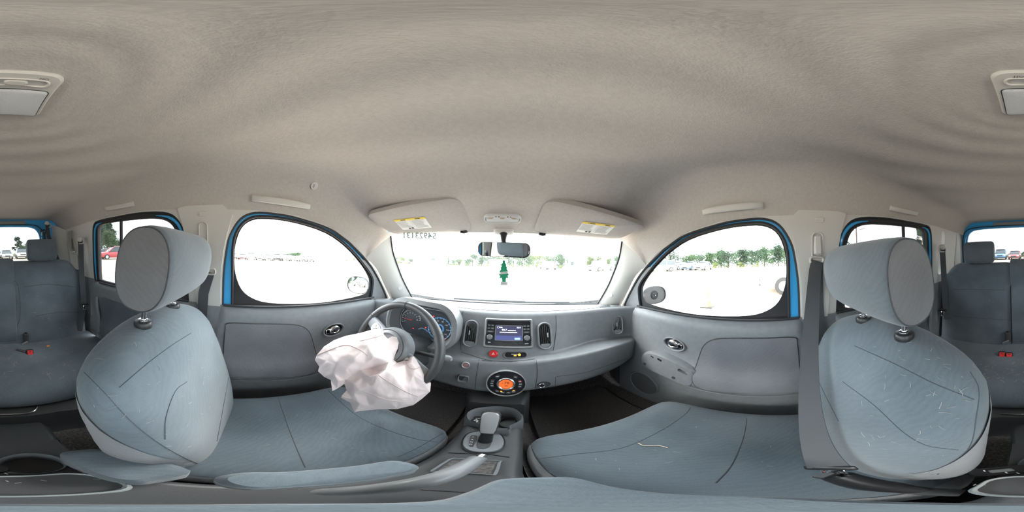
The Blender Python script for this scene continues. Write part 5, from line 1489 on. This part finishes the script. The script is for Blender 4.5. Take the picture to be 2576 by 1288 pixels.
def domelamp():
    c = Vector((-.003, -.236, LAMP.z))
    p, n, _, _ = T_CEIL.ray_cast(Vector((c.x, c.y, .2)), Vector((0, 0, 1)))
    c = p
    fr = (c, Vector((-1, 0, 0)), Vector((0, 1, 0)), Vector((0, 0, -1)))   # seen from below, looking back
    root = thing('dome_lamp', c + Vector((0, 0, -.015)), 'rectangular dome lamp with sliding switch on the rippled headliner', 'lamp')
    o = rrect(.108, .136, .018, 6); i_ = rrect(.092, .090, .006, 6)
    body = rrect(.108, .136, .018, 6)
    mk('lamp_body', *plate(body, fr, -.01, .009, .004), M_TRIM, root)
    lz = sub(fr, 0, -.020, .009)
    mk('lens', *plate(rrect(.092, .082, .006), lz, -.004, .004, .002, .003), M_PAD, root, label='frosted ribbed lens')
    mk('lens_gap', *tube([fp(lz, x, y, .0005) for x, y in rrect(.094, .084, .007)], .0008, 5, closed=True), M_INK, root)
    sl = sub(fr, .0, .042, .009)
    tr = mk('switch_track', *ringf(rrect(.082, .020, .010), rrect(.074, .014, .007), sl, -.001, .004), M_TRIM, root)
    mk('slide_switch', *plate(rrect(.028, .012, .006), sub(sl, .0, 0), 0, .007, .003), M_TRIM, tr)
    text('switch_text', 'OFF', sub(sl, -.024, .013, 0, math.pi), .007, M_INK, root, .001)
    text('switch_text', 'ON', sub(sl, .030, .013, 0, math.pi), .007, M_INK, root, .001)
domelamp()
def grab(P, lab):
    A, B = [hit(T_CEIL, *q) for q in P]
    a, b = A[0], B[0]; n = (A[1] + B[1]).normalized()
    root = thing('grab_handle', (a + b) / 2 + Vector((0, 0, -.03)), lab, 'grab handle')
    ax = (b - a).normalized(); X = n.cross(ax)
    rings = []
    L = (b - a).length
    for k in range(13):
        t = k / 12
        q = a.lerp(b, t)
        pp, nn2, _, d = T_CEIL.find_nearest(q)
        lift = .006 + .012 * math.sin(math.pi * min(1, max(0, t))) ** .5
        w_ = .0145 * (.75 + .25 * math.sin(math.pi * t) ** .4); th = .009 if 0 < k < 12 else .006
        rings.append([pp + n * lift + X * (w_ * x) + n * (th * y) for x, y in serig(1, 1, 3., 16)])
    mk('grip', *loft(rings), M_TRIM, root)
    for t in (.06, .94):
        q, nn2, _, d = T_CEIL.find_nearest(a.lerp(b, t))
        Rm = Matrix((ax, X, n)).transposed()
        mk('hinge_mount', *box(q + n * .004, (.034, .028, .014), Rm, .004), M_TRIM, root)
grab(((634, 499), (778, 520)), "pale roof grab handle above the driver's door window")
grab(((1770, 533), (1918, 517)), "pale roof grab handle above the passenger's front door window")
grab(((267, 524), (337, 512)), 'pale roof grab handle above the left rear door window')
grab(((2238, 523), (2306, 537)), 'pale roof grab handle above the right rear door window')
def mic():
    p, n = hit(T_CEIL, 790, 467)
    fr = frame(p, n, up=(0, 1, 0))
    r = thing('microphone_cover', p + Vector((0, 0, -.008)), 'small oval slotted microphone cover on the headliner', 'microphone')
    mk('cover', *plate(ell(.020, .015, 24), fr, -.004, .005, .002, .001), M_TRIM, r)
    for k in range(4):
        mk('slot', *plate(rrect(.0018, .006, .0005, 2), sub(fr, -.006 + k * .004, -.002), .005, .0066, .0002), M_INK, r)
mic()

# ------------------------------------------------------------------ stickers on the windshield
def stickers():
    p, n = hit(T_WS, 1053, 595)
    fr = frame(p, (.42, -.85, -.45))
    film = glassmat('sticker_film', (.93, .95, .95), .12)
    root = thing('auction_sticker', p + Vector((0, 0, -.03)), 'clear strip with large reversed lot number high on the windshield', 'sticker')
    fr = (fr[0] - n * 0 + fr[3] * .012, fr[1], fr[2], fr[3])
    mk('film', *plate(rrect(.20, .046, .002, 2), fr, 0, .0006, .0001), film, root)
    g = mat('sticker_ink', (.30, .36, .36), .8)
    text('lot_number', '54923131', sub(fr, .004, .008), .046, g, root, .0012, mirror=True, bold=.001)
    mk('bar_code', *join(*[plate(rrect(.0008 + .0006 * (k % 3), .030, .0001, 1), sub(fr, .094 + .0, -.013 + k * .0034, 0, math.pi / 2), .0008, .0012, .0001) for k in range(8)]), mat('sticker_ink_pale', (.62, .68, .68), .8), root)
    text('small_mark', 'A', sub(fr, -.088, -.002), .016, g, root, .0012, mirror=True)
    mk('caption_line', *plate(rrect(.13, .0014, .0003, 1), sub(fr, .012, -.018), .0008, .0012, .0001), mat('sticker_ink_pale', (.62, .68, .68), .8), root)
    p, n = hit(T_WS, 1046, 724)
    fr = frame(p, (.42, -.85, -.35), rot=math.radians(-4))
    fr = (fr[0] + fr[3] * .006, fr[1], fr[2], fr[3])
    root = thing('inspection_sticker', p + Vector((0, 0, -.03)), 'small square dated sticker low on the windshield corner', 'sticker')
    mk('film', *plate(rrect(.042, .052, .002, 2), fr, 0, .0006, .0001), glassmat('sticker_paper_film', (.80, .86, .86), .30), root)
    text('date_text', '05 21', sub(fr, .002, -.017), .013, g, root, .0012, mirror=True)
    for y, w_, c in ((.022, .034, (.5, .55, .55)), (.010, .014, (.75, .45, .42)), (.004, .014, (.75, .45, .42)), (.012, .010, (.5, .6, .6))):
        x = -.010 if c[0] > .7 else (.010 if w_ < .02 else 0)
        mk('print_line', *plate(rrect(w_, .003, .0005, 1), sub(fr, x, y), .0008, .0012, .0001), mat('sticker_print_%d' % int(c[1] * 100), c, .8), root)
stickers()

# ------------------------------------------------------------------ floor mats
for s, lab in ((-1, "black floor mat with woven lettering in the driver's footwell"), (1, "black floor mat in the front passenger's footwell")):
    root = thing('floor_mat', (s * .36, .62, -.969), lab, 'floor mat')
    mk('mat_pile', *plate(rrect(.44, .50, .05), UPF((s * .36, .62, -.967)), -.002, .008, .003), M_MAT, root)
    mk('mat_binding', *tube([Vector((s * .36 + x, .62 + y, -.96)) for x, y in rrect(.44, .50, .05)], .004, 6, closed=True), M_BLACK, root)
    if s < 0:
        p = onZ(1075, 1027, -.957)
        text('woven_word', 'cube', sub(UPF(p), 0, 0, 0, math.radians(8)), .075, mat('woven_grey_thread', (.10, .098, .095), .9), root, .0006)
    else:
        fl = mk
rng = random.Random(8)
flecks(bvh(([Vector((-.7, -.45, -.968)), Vector((.7, -.45, -.968)), Vector((.7, -.1, -.968)), Vector((-.7, -.1, -.968))], [(0, 1, 2, 3)])), [(0, 1060, 200, 1140), (2490, 1060, 2576, 1140)], 80, FLOOR, rng, 'floor_litter', (.004, .025))
flecks(bvh(([Vector((-.7, .3, -.955)), Vector((.7, .3, -.955)), Vector((.7, .9, -.955)), Vector((-.7, .9, -.955))], [(0, 1, 2, 3)])), [(1340, 1010, 1480, 1085), (1100, 1030, 1165, 1065)], 40, FLOOR, rng, 'floor_litter', (.002, .012))
# straw on the passenger cushion
P = on_surface(T_SP[0], [(1605, 1115), (1618, 1121), (1640, 1122), (1660, 1122), (1680, 1127)], .003)
if len(P) > 2: mk('straw', *tube(P, .0014, 6), mat('straw', (.62, .53, .38), .9), label='bent pale straw on the front passenger cushion', cat='straw')
p, n = hit(T_RC, 121, 871)
if p is not None: mk('candy', *plate(rrect(.022, .012, .005), frame(p, n, up=(0, 1, 0)), -.003, .009, .003), mat('orange_candy', (.9, .25, .03), .4), label='small orange crumb on the rear cushion', cat='crumb')

# ------------------------------------------------------------------ door mirrors outside
def door_mirror(s, px, lab, glass):
    c = onX(px[0], px[1], s * .87)
    root = thing('door_mirror', c + Vector((0, 0, -.07)), lab, 'door mirror')
    fr = frame(c, (-s * .35, -1, .095))
    o = [(x * (1.05 if x * s > 0 else 1), y) for x, y in serig(.088, .062, 2.5, 40)]
    rings = [[fp(fr, x * k, y * k, z) for x, y in o] for k, z in ((.12, -.085), (.5, -.078), (.8, -.058), (.97, -.025), (1., -.004), (.99, .006), (.93, .008), (.92, .0)) ]
    mk('mirror_shell', *loft(rings), M_BLACK, root)
    if glass:
        mk('mirror_glass', *plate([(x * .92, y * .92) for x, y in o], fr, -.002, .003, .001), M_MIRROR, root, label='oval mirror glass')
    else:
        mk('mirror_backplate', *plate([(x * .92, y * .92) for x, y in o], fr, -.006, -.001, .001), mat('dusty_backplate', (.006, .006, .007), .95, spec=.1, var=.6, vscale=45), root, label='bare backing plate without glass')
        m = mk('mirror_motor', *plate(ell(.026, .030, 24), sub(fr, .0, 0), -.002, .008, .003), mat('motor_grey', (.016, .016, .017), .9, spec=.1, var=.4, vscale=60), root)
        mk('motor_hub', *plate(ell(.003, .003, 12), sub(fr, .004, -.002), .006, .011, .001), M_CHROME, m)
        for x, y in ((-.008, .012), (-.010, -.006), (.006, .014)):
            mk('motor_hole', *plate(ell(.004, .004, 10), sub(fr, x, y), .007, .0086, .0003), M_BLACK, m)
    mk('mirror_arm', *tube([fp(fr, -s * .080, -.02, -.025), Vector((s * .765, c.y + .05, c.z - .035)), side(s, .70, -.20) + Vector((s * .05, 0, 0))], [.030, .028, .032], 12), M_BLACK, root)
door_mirror(-1, (901, 717), "driver's door mirror with oval glass", True)
door_mirror(1, (1646, 742), "passenger's door mirror with its glass missing", False)

# ------------------------------------------------------------------ the lot outside: cars
CARPROTO = {}
G_CAR = mat('parked_car_glass', (.05, .06, .065), .1)
M_TYRE = mat('tyre', (.03, .03, .03), .8)
def vehicle(kind, az, dist, yaw, color, lab, group=None):
    h, L, w_, hood = {'sedan': (1.42, 4.6, 1.75, .0), 'suv': (1.72, 4.7, 1.85, .16), 'hatch': (1.5, 4.1, 1.72, .06), 'truck': (1.75, 5.3, 1.9, .18)}[kind]
    z0 = -ZC
    root = thing('parked_car', (0, 0, z0), lab, 'car', group)
    paint = mat('car_paint_' + color[0], color[1], .3, coat=.5)
    key = kind
    def part(nm, vf, m_):
        k = (kind, nm)
        if k in CARPROTO:
            me = CARPROTO[k].copy() if CARPROTO[k].materials[0] != m_ else CARPROTO[k]
            if me is not CARPROTO[k]: me.materials.clear(); me.materials.append(m_)
            o = bpy.data.objects.new(nm.split('#')[0], me); COL.objects.link(o); o.parent = root; ORG[o.name] = ORG[root.name]
        else:
            o = mk(nm.split('#')[0], *vf, m_, root); CARPROTO[k] = o.data
        return o
    belt = .86 + hood
    # lower body along its length (x forward)
    prof = [(-L/2, .42, .62, .80), (-L/2 + .06, .30, .74, .92), (-L/2 + .4, .24, belt, 1.), (-L*.2, .22, belt + .02, 1.), (L*.12, .22, belt, 1.), (L*.2, .22, belt - .02, 1.), (L/2 - .45, .24, belt - .10, .98), (L/2 - .10, .28, belt - .24, .92), (L/2, .38, belt - .36, .8)]
    if kind == 'truck': prof[2] = (-L/2 + .1, .3, belt, 1.)
    rings = []
    for x, zb, zt, k in prof:
        rings.append([Vector((x, y, z0 + (zb + zt) / 2 + z)) for y, z in serig(w_ / 2 * k, (zt - zb) / 2, 5., 20)])
    part('body', loft(rings), paint)
    # greenhouse
    if kind == 'sedan': g = [(-L*.36, .0), (-L*.20, .92), (-L*.02, 1.), (L*.08, .96), (L*.24, .0)]
    elif kind == 'truck': g = [(-L*.08, .0), (-L*.06, .9), (L*.02, 1.), (L*.12, .97), (L*.25, .0)]
    else: g = [(-L*.47, .0), (-L*.43, .9), (-L*.2, 1.), (L*.08, .98), (L*.25, .0)]
    rings = []; roof = []
    for x, k in g:
        zt = belt - .03 + (h - belt) * k
        rings.append([Vector((x, y, z0 + z)) for y, z in ((w_/2*.93, belt - .05), (w_/2*(.93 - .15*k), zt - .03), (w_/2*(.80 - .12*k), zt), (-w_/2*(.80 - .12*k), zt), (-w_/2*(.93 - .15*k), zt - .03), (-w_/2*.93, belt - .05))])
    part('windows', loft(rings), G_CAR)
    rr = []
    for x, k in g[1:-1]:
        zt = belt - .03 + (h - belt) * k
        rr.append([Vector((x + (0.06 if x == g[-2][0] else 0), y, z0 + z)) for y, z in ((w_/2*(.93 - .14*k), zt - .06), (w_/2*(.82 - .12*k), zt + .012), (0, zt + .03), (-w_/2*(.82 - .12*k), zt + .012), (-w_/2*(.93 - .14*k), zt - .06))])
    part('roof', loft(rr, False), paint)
    kp = 0
    for sy in (-1, 1):
        zt = belt - .03 + (h - belt) * .98
        xm = (g[1][0] + g[-2][0]) / 2
        for x0, x1 in ((g[0][0], g[1][0]), (xm, xm), (g[-1][0], g[-2][0])):
            part('roof_pillar#%d' % kp, tube([Vector((x0, sy * w_/2*.93, z0 + belt - .04)), Vector((x1, sy * w_/2*.79, z0 + zt - .03))], .035, 6), paint); kp += 1
    for i, (sx, sy) in enumerate(((-1, -1), (-1, 1), (1, -1), (1, 1))):
        x = sx * L * .305; y = sy * (w_ / 2 - .07)
        wh = part('wheel#%d' % i, join(lathe([(.20, -.11), (.33, -.10), (.34, 0), (.33, .10), (.2, .11)], (Vector((x, y, z0 + .335)), Vector((1, 0, 0)), Vector((0, 0, 1)), Vector((0, -1, 0))), 18)), M_TYRE)
        part('wheel_hub#%d' % i, lathe([(.01, .115 * -sy), (.19, .112 * -sy), (.20, .10 * -sy)], (Vector((x, y, z0 + .335)), Vector((1, 0, 0)), Vector((0, 0, 1)), Vector((0, -1, 0))), 14), M_SILVER)
    for sy in (-1, 1):
        part('headlamp#%d' % sy, box((L/2 - .12, sy * w_*.36, z0 + belt - .28), (.16, .34, .14), None, .04), M_LENSC)
        part('tail_lamp#%d' % sy, box((-L/2 + .06, sy * w_*.38, z0 + belt - .12), (.1, .26, .16), None, .03), M_RED)
    part('grille', box((L/2 - .04, 0, z0 + belt - .36), (.10, w_*.45, .16), None, .02), M_BLACK)
    part('bumper', box((L/2 - .02, 0, z0 + .40), (.14, w_*.86, .12), None, .04), M_PLASTIC_D)
    a = math.radians(az)
    root.location = (CX + dist * math.sin(a), dist * math.cos(a), 0)
    root.rotation_euler = (0, 0, math.radians(yaw))
    return root
WHT, SIL, BLK, RED, GRY, BLU, GRN = ('white', (.78, .78, .78)), ('silver', (.50, .51, .52)), ('black', (.03, .03, .035)), ('red', (.42, .04, .05)), ('grey', (.22, .23, .24)), ('blue', (.08, .20, .36)), ('dark_green', (.06, .12, .10))
def azu(u): return (u / 2576 - .5) * 360 + .85
def park(kind, x, y, yaw, color, lab):
    o = vehicle(kind, 0, 1, yaw, color, lab); o.location = (x, y, 0); return o
# behind the car: a row facing it
park('sedan', -1.35, -26.5, 94, SIL, 'silver sedan behind the car, next to a bigger wagon')
park('suv', -3.85, -26.0, 87, SIL, 'silver wagon with open-looking black grille behind the car')
park('suv', -6.5, -25.5, 93, WHT, 'white wagon half hidden by a rear headrest')
park('sedan', 1.1, -27, 86, RED, 'dark red sedan seen through the rear window')
park('suv', 3.5, -27.2, 93, BLU, 'blue wagon seen through the rear window')
park('sedan', 5.9, -27, 88, GRY, 'grey sedan seen beside the rear headrest')
# left rear window
vehicle('suv', azu(290), 21.5, -20, RED, 'red wagon parked in front of tall trees')
vehicle('sedan', azu(262), 28.5, -20, GRY, 'grey sedan beside the red wagon under the trees')
# left side: one long row, parked side by side and facing this car
ROW = (('sedan', BLK, 'black sedan at one end of the long car row left of the driver'), ('sedan', RED, 'red sedan in the long car row left of the driver'), ('suv', WHT, 'white wagon beside the red sedan in the long car row'), ('sedan', SIL, 'silver sedan between two white cars in the long car row'), ('sedan', WHT, 'white sedan beside the black wagon in the long car row'), ('suv', BLK, 'black wagon in the long car row left of the driver'), ('suv', SIL, 'silver wagon beside the black wagon in the long car row'), ('hatch', WHT, 'white hatchback in the long car row left of the driver'), ('sedan', WHT, 'white sedan between two hatchbacks in the long car row'), ('hatch', SIL, 'silver hatchback ending the long car row left of the driver'))
for k, (kind, c, l) in enumerate(ROW):
    o = park(kind, -39.5, -4.7 + 2.08 * k, 0, c, l)
    xf, xb, y = -37.9, -41.1, o.location.y
    zf, zb = (ground_z(math.hypot(x, y), math.degrees(math.atan2(x, y))) for x in (xf, xb))
    o.location.z = (zf + zb) / 2; o.rotation_euler.y = -math.atan2(zf - zb, xf - xb)
# right side
vehicle('suv', azu(1660), 24, 143, WHT, 'white wagon parked before the pale building')
vehicle('hatch', azu(1612), 27.8, 143, BLK, 'black hatchback beside the white wagon')
park('sedan', 25.2, 14.9, 178, SIL, 'silver sedan right of the white wagon')
park('sedan', 25.2, 12.5, 182, BLU, 'blue sedan between silver and white cars')
park('sedan', 25.2, 10.1, 180, WHT, 'white sedan at the end of the right hand row')
vehicle('sedan', 106.6, 7.15, 90, WHT, 'white sedan standing close by, its nose showing at the window edge')
# front
vehicle('truck', azu(1512), 26, 200, WHT, 'white pickup truck ahead, right of the small shed')
vehicle('sedan', azu(1378), 29, 100, WHT, 'white sedan far ahead before the trees')
vehicle('sedan', azu(2380), 27, 100, WHT, 'white sedan seen through the narrow quarter window')

# ------------------------------------------------------------------ trees
def leafmat(name, c1, c2):
    m = mat(name, c1, .7, col2=c2, vscale=1.3, spec=.2)
    return m
LEAF = [leafmat('leaves_green', (.028, .062, .022), (.06, .11, .04)), leafmat('leaves_yellow_green', (.075, .11, .028), (.15, .17, .05)), leafmat('leaves_dark', (.018, .042, .022), (.04, .075, .04))]
M_BARK = mat('bark', (.09, .07, .055), .9, bump=.6, bscale=30)
TREES = {}
def tree_proto(kind, leaf):
    if (kind, leaf) in TREES: return TREES[(kind, leaf)]
    rng = random.Random(kind * 7 + 1)
    V, F = [], []
    blobs = []
    if kind == 0:     # round crown
        for _ in range(16):
            a = rng.uniform(0, 6.28); r = rng.uniform(0, .30); blobs.append((Vector((r * math.cos(a), r * math.sin(a), rng.uniform(.30, .82))), rng.uniform(.12, .21)))
    elif kind == 1:   # tall oval
        for _ in range(18):
            a = rng.uniform(0, 6.28); z = rng.uniform(.18, .9); r = rng.uniform(0, .22) * (1 - abs(z - .5)); blobs.append((Vector((r * math.cos(a), r * math.sin(a), z)), rng.uniform(.09, .16)))
    elif kind == 2:   # shrubby, wide, to the ground
        for _ in range(16):
            a = rng.uniform(0, 6.28); r = rng.uniform(0, .50); blobs.append((Vector((r * math.cos(a), r * math.sin(a), rng.uniform(.12, .8) * (1 - r * .6))), rng.uniform(.15, .26)))
    else:             # pine with clumps on a bare trunk
        for k in range(13):
            a = rng.uniform(0, 6.28); z = .45 + .5 * k / 13; r = .20 * (1.1 - z); blobs.append((Vector((r * math.cos(a), r * math.sin(a), z)), rng.uniform(.05, .10)))
    for c, r in blobs:
        for _ in range(210):
            d = Vector((rng.gauss(0, 1), rng.gauss(0, 1), rng.gauss(0, 1))).normalized() * (r * rng.uniform(.55, 1.05))
            p = c + Vector((d.x, d.y, d.z * .8)); s = rng.uniform(.010, .024)
            a = Vector((rng.gauss(0, 1), rng.gauss(0, 1), rng.gauss(0, .6))).normalized(); b = a.cross(Vector((rng.gauss(0, 1), rng.gauss(0, 1), rng.gauss(0, 1)))).normalized()
            k = len(V); V += [p - a * s, p + b * s * .6, p + a * s, p - b * s * .6]; F.append((k, k+1, k+2, k+3))
    me = bpy.data.meshes.new('foliage'); me.from_pydata(V, [], F); me.materials.append(LEAF[leaf])
    tv = [tube([Vector((0, 0, -.02)), Vector((.01, 0, .3)), Vector((0, .01, .75))], [.022, .016, .006], 7)]
    for c, r in blobs[::4]: tv.append(tube([Vector((0, 0, .25 + c.z * .2)), c], [.010, .004], 5))
    vv, ff = join(*tv)
    mt = bpy.data.meshes.new('trunk'); mt.from_pydata([tuple(p) for p in vv], [], ff); mt.materials.append(M_BARK)
    TREES[(kind, leaf)] = (me, mt)
    return me, mt
CROWNS = [(d * math.sin(math.radians(azu(u))), d * math.cos(math.radians(azu(u))), r_) for u, d, r_ in ((1085, 44, 4.4), (1255, 48, 3.2), (1612, 40, 5.4))]   # the buildings' own room
def tree(kind, leaf, az, dist, h, wide, lab, group, rng):
    me, mt = tree_proto(kind, leaf)
    # the pixel gives the direction and the crown's height angle; of the depths that fit, take one where crowns stand clear
    tan = (h - ZC + ground_z(dist, az)) / dist; ext = {0: .46, 1: .33, 2: .68, 3: .22}[kind]; aa = math.radians(az); best = None
    for j in range(140):
        d = dist + (j // 2 + j % 2) * 1.6 * (1 if j % 2 else -1)
        if d < max(38, dist - 8): continue
        hh = d * tan + ZC - ground_z(d, az); r_ = hh * wide * ext; x, y = d * math.sin(aa), d * math.cos(aa)
        ov = sum(max(0, (r_ + c[2]) - max(abs(x - c[0]), abs(y - c[1]))) for c in CROWNS)
        if best is None or ov < best[0] - .05: best = (ov, d, hh, r_, x, y)
        if ov < .05: break
    _, dist, h, r_, x, y = best; CROWNS.append((x, y, r_))
    r = bpy.data.objects.new('tree', None); COL.objects.link(r); r.empty_display_size = .1
    a = math.radians(az)
    r.location = (CX + dist * math.sin(a), dist * math.cos(a), ground_z(dist, az) - .05)
    r.rotation_euler = (0, 0, rng.uniform(0, 6.28)); r.scale = (h * wide, h * wide, h)
    _props(r, lab, 'tree', group, None)
    for nm, m_ in (('foliage', me), ('trunk', mt)):
        o = bpy.data.objects.new(nm, m_); COL.objects.link(o); o.parent = r
def forest():
    rng = random.Random(77)
    def top_h(u, v, d):     # height of a tree whose crown shows at pixel v
        dd = ray(u, v); return d * dd.z / math.hypot(dd.x, dd.y) + ZC - ground_z(d, azu(u))
    # ahead: a band of mixed green and yellowish trees beyond the lot
    u = 995
    while u < 1590:
        d = rng.uniform(62, 80); v = 641 + rng.uniform(-6, 7) - (4 if 1180 < u < 1420 else 0)
        leaf = rng.choice([0, 0, 1]); kind = rng.choice([0, 0, 1])
        tree(kind, leaf, azu(u), d, top_h(u, v, d), 1.35, ['dark green leafy tree in the belt ahead of the windshield', 'yellowish leafy tree in the belt ahead of the windshield'][leaf], ['green trees ahead', 'yellowish trees ahead'][leaf], rng)
        u += rng.uniform(15, 24)
    u = 1000
    while u < 1590:
        d = rng.uniform(46, 54); v = 659 + rng.uniform(-5, 6)
        tree(2, 1, azu(u), d, top_h(u, v, d), 1.1, 'low yellow-green shrub at the lot edge ahead', 'shrubs at the lot edge ahead', rng)
        u += rng.uniform(20, 40)
    # right: tall round tree by the building, then a dense row
    tree(0, 2, azu(1686), 47, top_h(1686, 596, 47), 1.0, 'tall dark tree rising behind the white wagon', None, rng)
    u = 1725
    while u < 2000:
        d = rng.uniform(50, 66); v = 634 - (u - 1725) * .085 + rng.uniform(-6, 6)
        tree(rng.choice([0, 0, 1]), rng.choice([0, 0, 2]), azu(u), d, top_h(u, v, d), 1.25, 'leafy tree in the row on the passenger side', 'trees on the passenger side', rng)
        u += rng.uniform(14, 22)
    for u in (1800, 1830, 1862, 1905):
        tree(2, 1, azu(u), 42, top_h(u, 655, 42), 1.2, 'yellow-green bush before the trees on the passenger side', 'bushes on the passenger side', rng)
    # right rear
    for u, v in ((2095, 590), (2120, 598), (2145, 612), (2290, 606), (2312, 592), (2330, 600), (2372, 610), (2384, 614)):
        tree(0, 2, azu(u), 45, top_h(u, v, 45), 1.1, 'dark rounded tree behind the right rear window', 'trees behind the right rear window', rng)
    # straight behind
    for u in range(2500, 2700, 13):
        d = rng.uniform(60, 70)
        tree(rng.choice([0, 2]), 0, azu(u - 2576), d, top_h(u - 2576, 632 + rng.uniform(-4, 4), d), 1.2, 'distant tree behind the parked cars seen through the tailgate', 'distant trees behind the car', rng)
    tree(3, 2, azu(44), 52, top_h(44, 592, 52), 1.3, 'slender pine rising above the cars behind', None, rng)
    for u, v in ((60, 612), (78, 606), (96, 610)):
        tree(0, 0, azu(u), 50, top_h(u, v, 50), 1.15, 'dense green tree beside the slender pine', 'trees beside the pine', rng)
    for u in range(108, 244, 11):
        tree(rng.choice([0, 1]), rng.choice([0, 2]), azu(u), rng.uniform(44, 52), top_h(u, 600 + rng.uniform(-12, 10), 48), 1.2, 'green tree in the belt behind the left rear corner pillar', 'trees behind the left rear corner', rng)
    # left rear
    for u, v in ((246, 556), (258, 552), (270, 574), (282, 580), (294, 596)):
        tree(1, rng.choice([0, 2]), azu(u), 38, top_h(u, v, 38), 1.2, 'tall tree behind the red wagon', 'tall trees left rear', rng)
    tree(3, 2, azu(277), 40, top_h(277, 556, 40), 1.1, 'thin pine between the tall trees', None, rng)
    for u, v in ((312, 612), (330, 618), (350, 624), (372, 628), (395, 630), (420, 632), (445, 634)):
        tree(0, 0, azu(u), 58, top_h(u, v, 58), 1.2, 'distant tree behind the left rear door', 'trees behind the left rear door', rng)
    # left
    u = 590
    while u < 770:
        d = rng.uniform(95, 120); v = 637 + rng.uniform(-3, 3) + (-5 if 715 < u < 755 else 0)
        tree(rng.choice([0, 2]), 0, azu(u), d, top_h(u, v, d), 1.5, 'far tree above the row of cars left of the driver', 'far trees left of the driver', rng)
        u += rng.uniform(9, 14)
    u = 872
    while u < 960:
        d = rng.uniform(48, 58); v = 650 + rng.uniform(-4, 6)
        tree(rng.choice([0, 2]), 1, azu(u), d, top_h(u, v, d), 1.2, "yellowish tree beyond the driver's door mirror", "yellowish trees beyond the driver's mirror", rng)
        u += rng.uniform(14, 20)
forest()

# ------------------------------------------------------------------ buildings, poles, cone
def polar(u, d): a = math.radians(azu(u)); return Vector((CX + d * math.sin(a), d * math.cos(a), -ZC))
def buildings():
    wall = mat('pale_metal_siding', (.80, .81, .82), .6, bump=.2, bscale=40); roofm = mat('pale_roof', (.62, .64, .66), .5)
    c = polar(1612, 40); R_ = Matrix.Rotation(math.radians(-45), 3, 'Z')
    r = thing('warehouse', c, 'pale metal warehouse beyond the white wagon', 'building')
    mk('siding', *box(c + Vector((0, 0, 1.9)), (9, 6, 3.8), R_), wall, r, smooth=False)
    mk('roof', *loft([[c + R_ @ Vector((x, y, z)) for y, z in ((-3.2, 3.8), (0, 4.5), (3.2, 3.8))] for x in (-4.7, 4.7)], False), roofm, r, smooth=False)
    for k in (-3, 0, 3):
        mk('panel_seam', *box(c + R_ @ Vector((k, -3.02, 1.9)), (.08, .05, 3.7), R_), roofm, r, smooth=False)
    c = polar(1452, 27); R_ = Matrix.Rotation(math.radians(-20), 3, 'Z')
    r = thing('shed', c, 'small white gabled shed with open doorway ahead', 'building')
    front = sheet([(-1.45, 0), (1.45, 0), (1.45, 2.0), (-1.45, 2.0)], [[(-.03, .03), (.73, .03), (.73, 1.7), (-.03, 1.7)]], .4, lambda a, b: c + R_ @ Vector((a, -1.1, b)))
    mk('front_wall', *solid(front, lambda p: R_ @ Vector((0, .06, 0))), wall, r, smooth=False)
    mk('rear_wall', *box(c + R_ @ Vector((0, 1.07, 1.0)), (2.9, .06, 2.0), R_), wall, r, smooth=False)
    for sx in (-1, 1): mk('side_wall', *box(c + R_ @ Vector((sx * 1.42, 0, 1.0)), (.06, 2.2, 2.0), R_), wall, r, smooth=False)
    mk('roof', *loft([[c + R_ @ Vector((x, y, z)) for x, z in ((-1.6, 1.95), (0, 2.6), (1.6, 1.95))] for y in (-1.2, 1.2)], False), wall, r, smooth=False)
    mk('gable', [c + R_ @ Vector(q) for q in ((-1.45, -1.1, 2.0), (1.45, -1.1, 2.0), (0, -1.1, 2.55))], [(0, 1, 2)], wall, r, smooth=False)
    mk('window', *box(c + R_ @ Vector((-.85, -1.1, 1.1)), (.5, .06, .6), R_), G_CAR, r, smooth=False)
    for u, d, w_, lab in ((1085, 44, 8, 'long low pale building among the trees ahead'), (1255, 48, 5, 'low pale roofed building behind the tree-shaped card')):
        c = polar(u, d) + Vector((0, 0, ground_z(d, azu(u)) + 1.0))
        r = thing('low_building', c, lab, 'building')
        mk('siding', *box(c + Vector((0, 0, .1)), (w_, 4, 3.4)), wall, r, smooth=False)
        mk('roof', *loft([[c + Vector((x, y, z)) for y, z in ((-2.2, 1.8), (0, 2.5), (2.2, 1.8))] for x in (-w_/2 - .2, w_/2 + .2)], False), roofm, r, smooth=False)
        mk('window', *box(c + Vector((w_ * .2, -2.0, 1.0)), (.9, .05, .6)), G_CAR, r, smooth=False)
    for u, h, lab in ((2157, 9, 'dark utility pole behind the right rear window'), (2172, 7, 'thin pale pole beside the utility pole')):
        c = polar(u, 30)
        r = thing('utility_pole', c, lab, 'pole')
        mk('post', *tube([c, c + Vector((0, 0, h))], .12 if h > 8 else .05, 8), M_BARK if h > 8 else M_SILVER, r)
        mk('crossarm', *box(c + Vector((0, 0, h - .5)), (1.6, .1, .1)), M_BARK, r)
    c = polar(1778, 4.6)
    r = thing('traffic_cone', c, 'yellow traffic cone with dark square base', 'cone')
    mk('base', *box(c + Vector((0, 0, .02)), (.34, .34, .04), None, .01), M_BLACK, r)
    mk('cone_body', *lathe([(.125, .04), (.12, .05), (.04, .46), (.035, .47), (.001, .47)], UPF(c), 20), mat('cone_yellow', (.75, .62, .06), .5), r)
    mk('white_band', *lathe([(.095, .20), (.097, .20), (.075, .32), (.073, .32)], UPF(c), 20), M_WHITE, r)
    c = polar(858, 19)
    r = thing('waste_bin', c, "pale green bin standing on the lot beyond the driver's mirror", 'bin')
    mk('bin_body', *loft([[c + Vector((x * k, y * k, z)) for x, y in rrect(.7, .7, .06)] for k, z in ((.85, .05), (1., .95))]), mat('bin_green', (.45, .62, .56), .6), r)
    mk('bin_lid', *box(c + Vector((0, 0, 1.0)), (.78, .78, .09), None, .03), mat('bin_green', (.45, .62, .56), .6), r)
buildings()
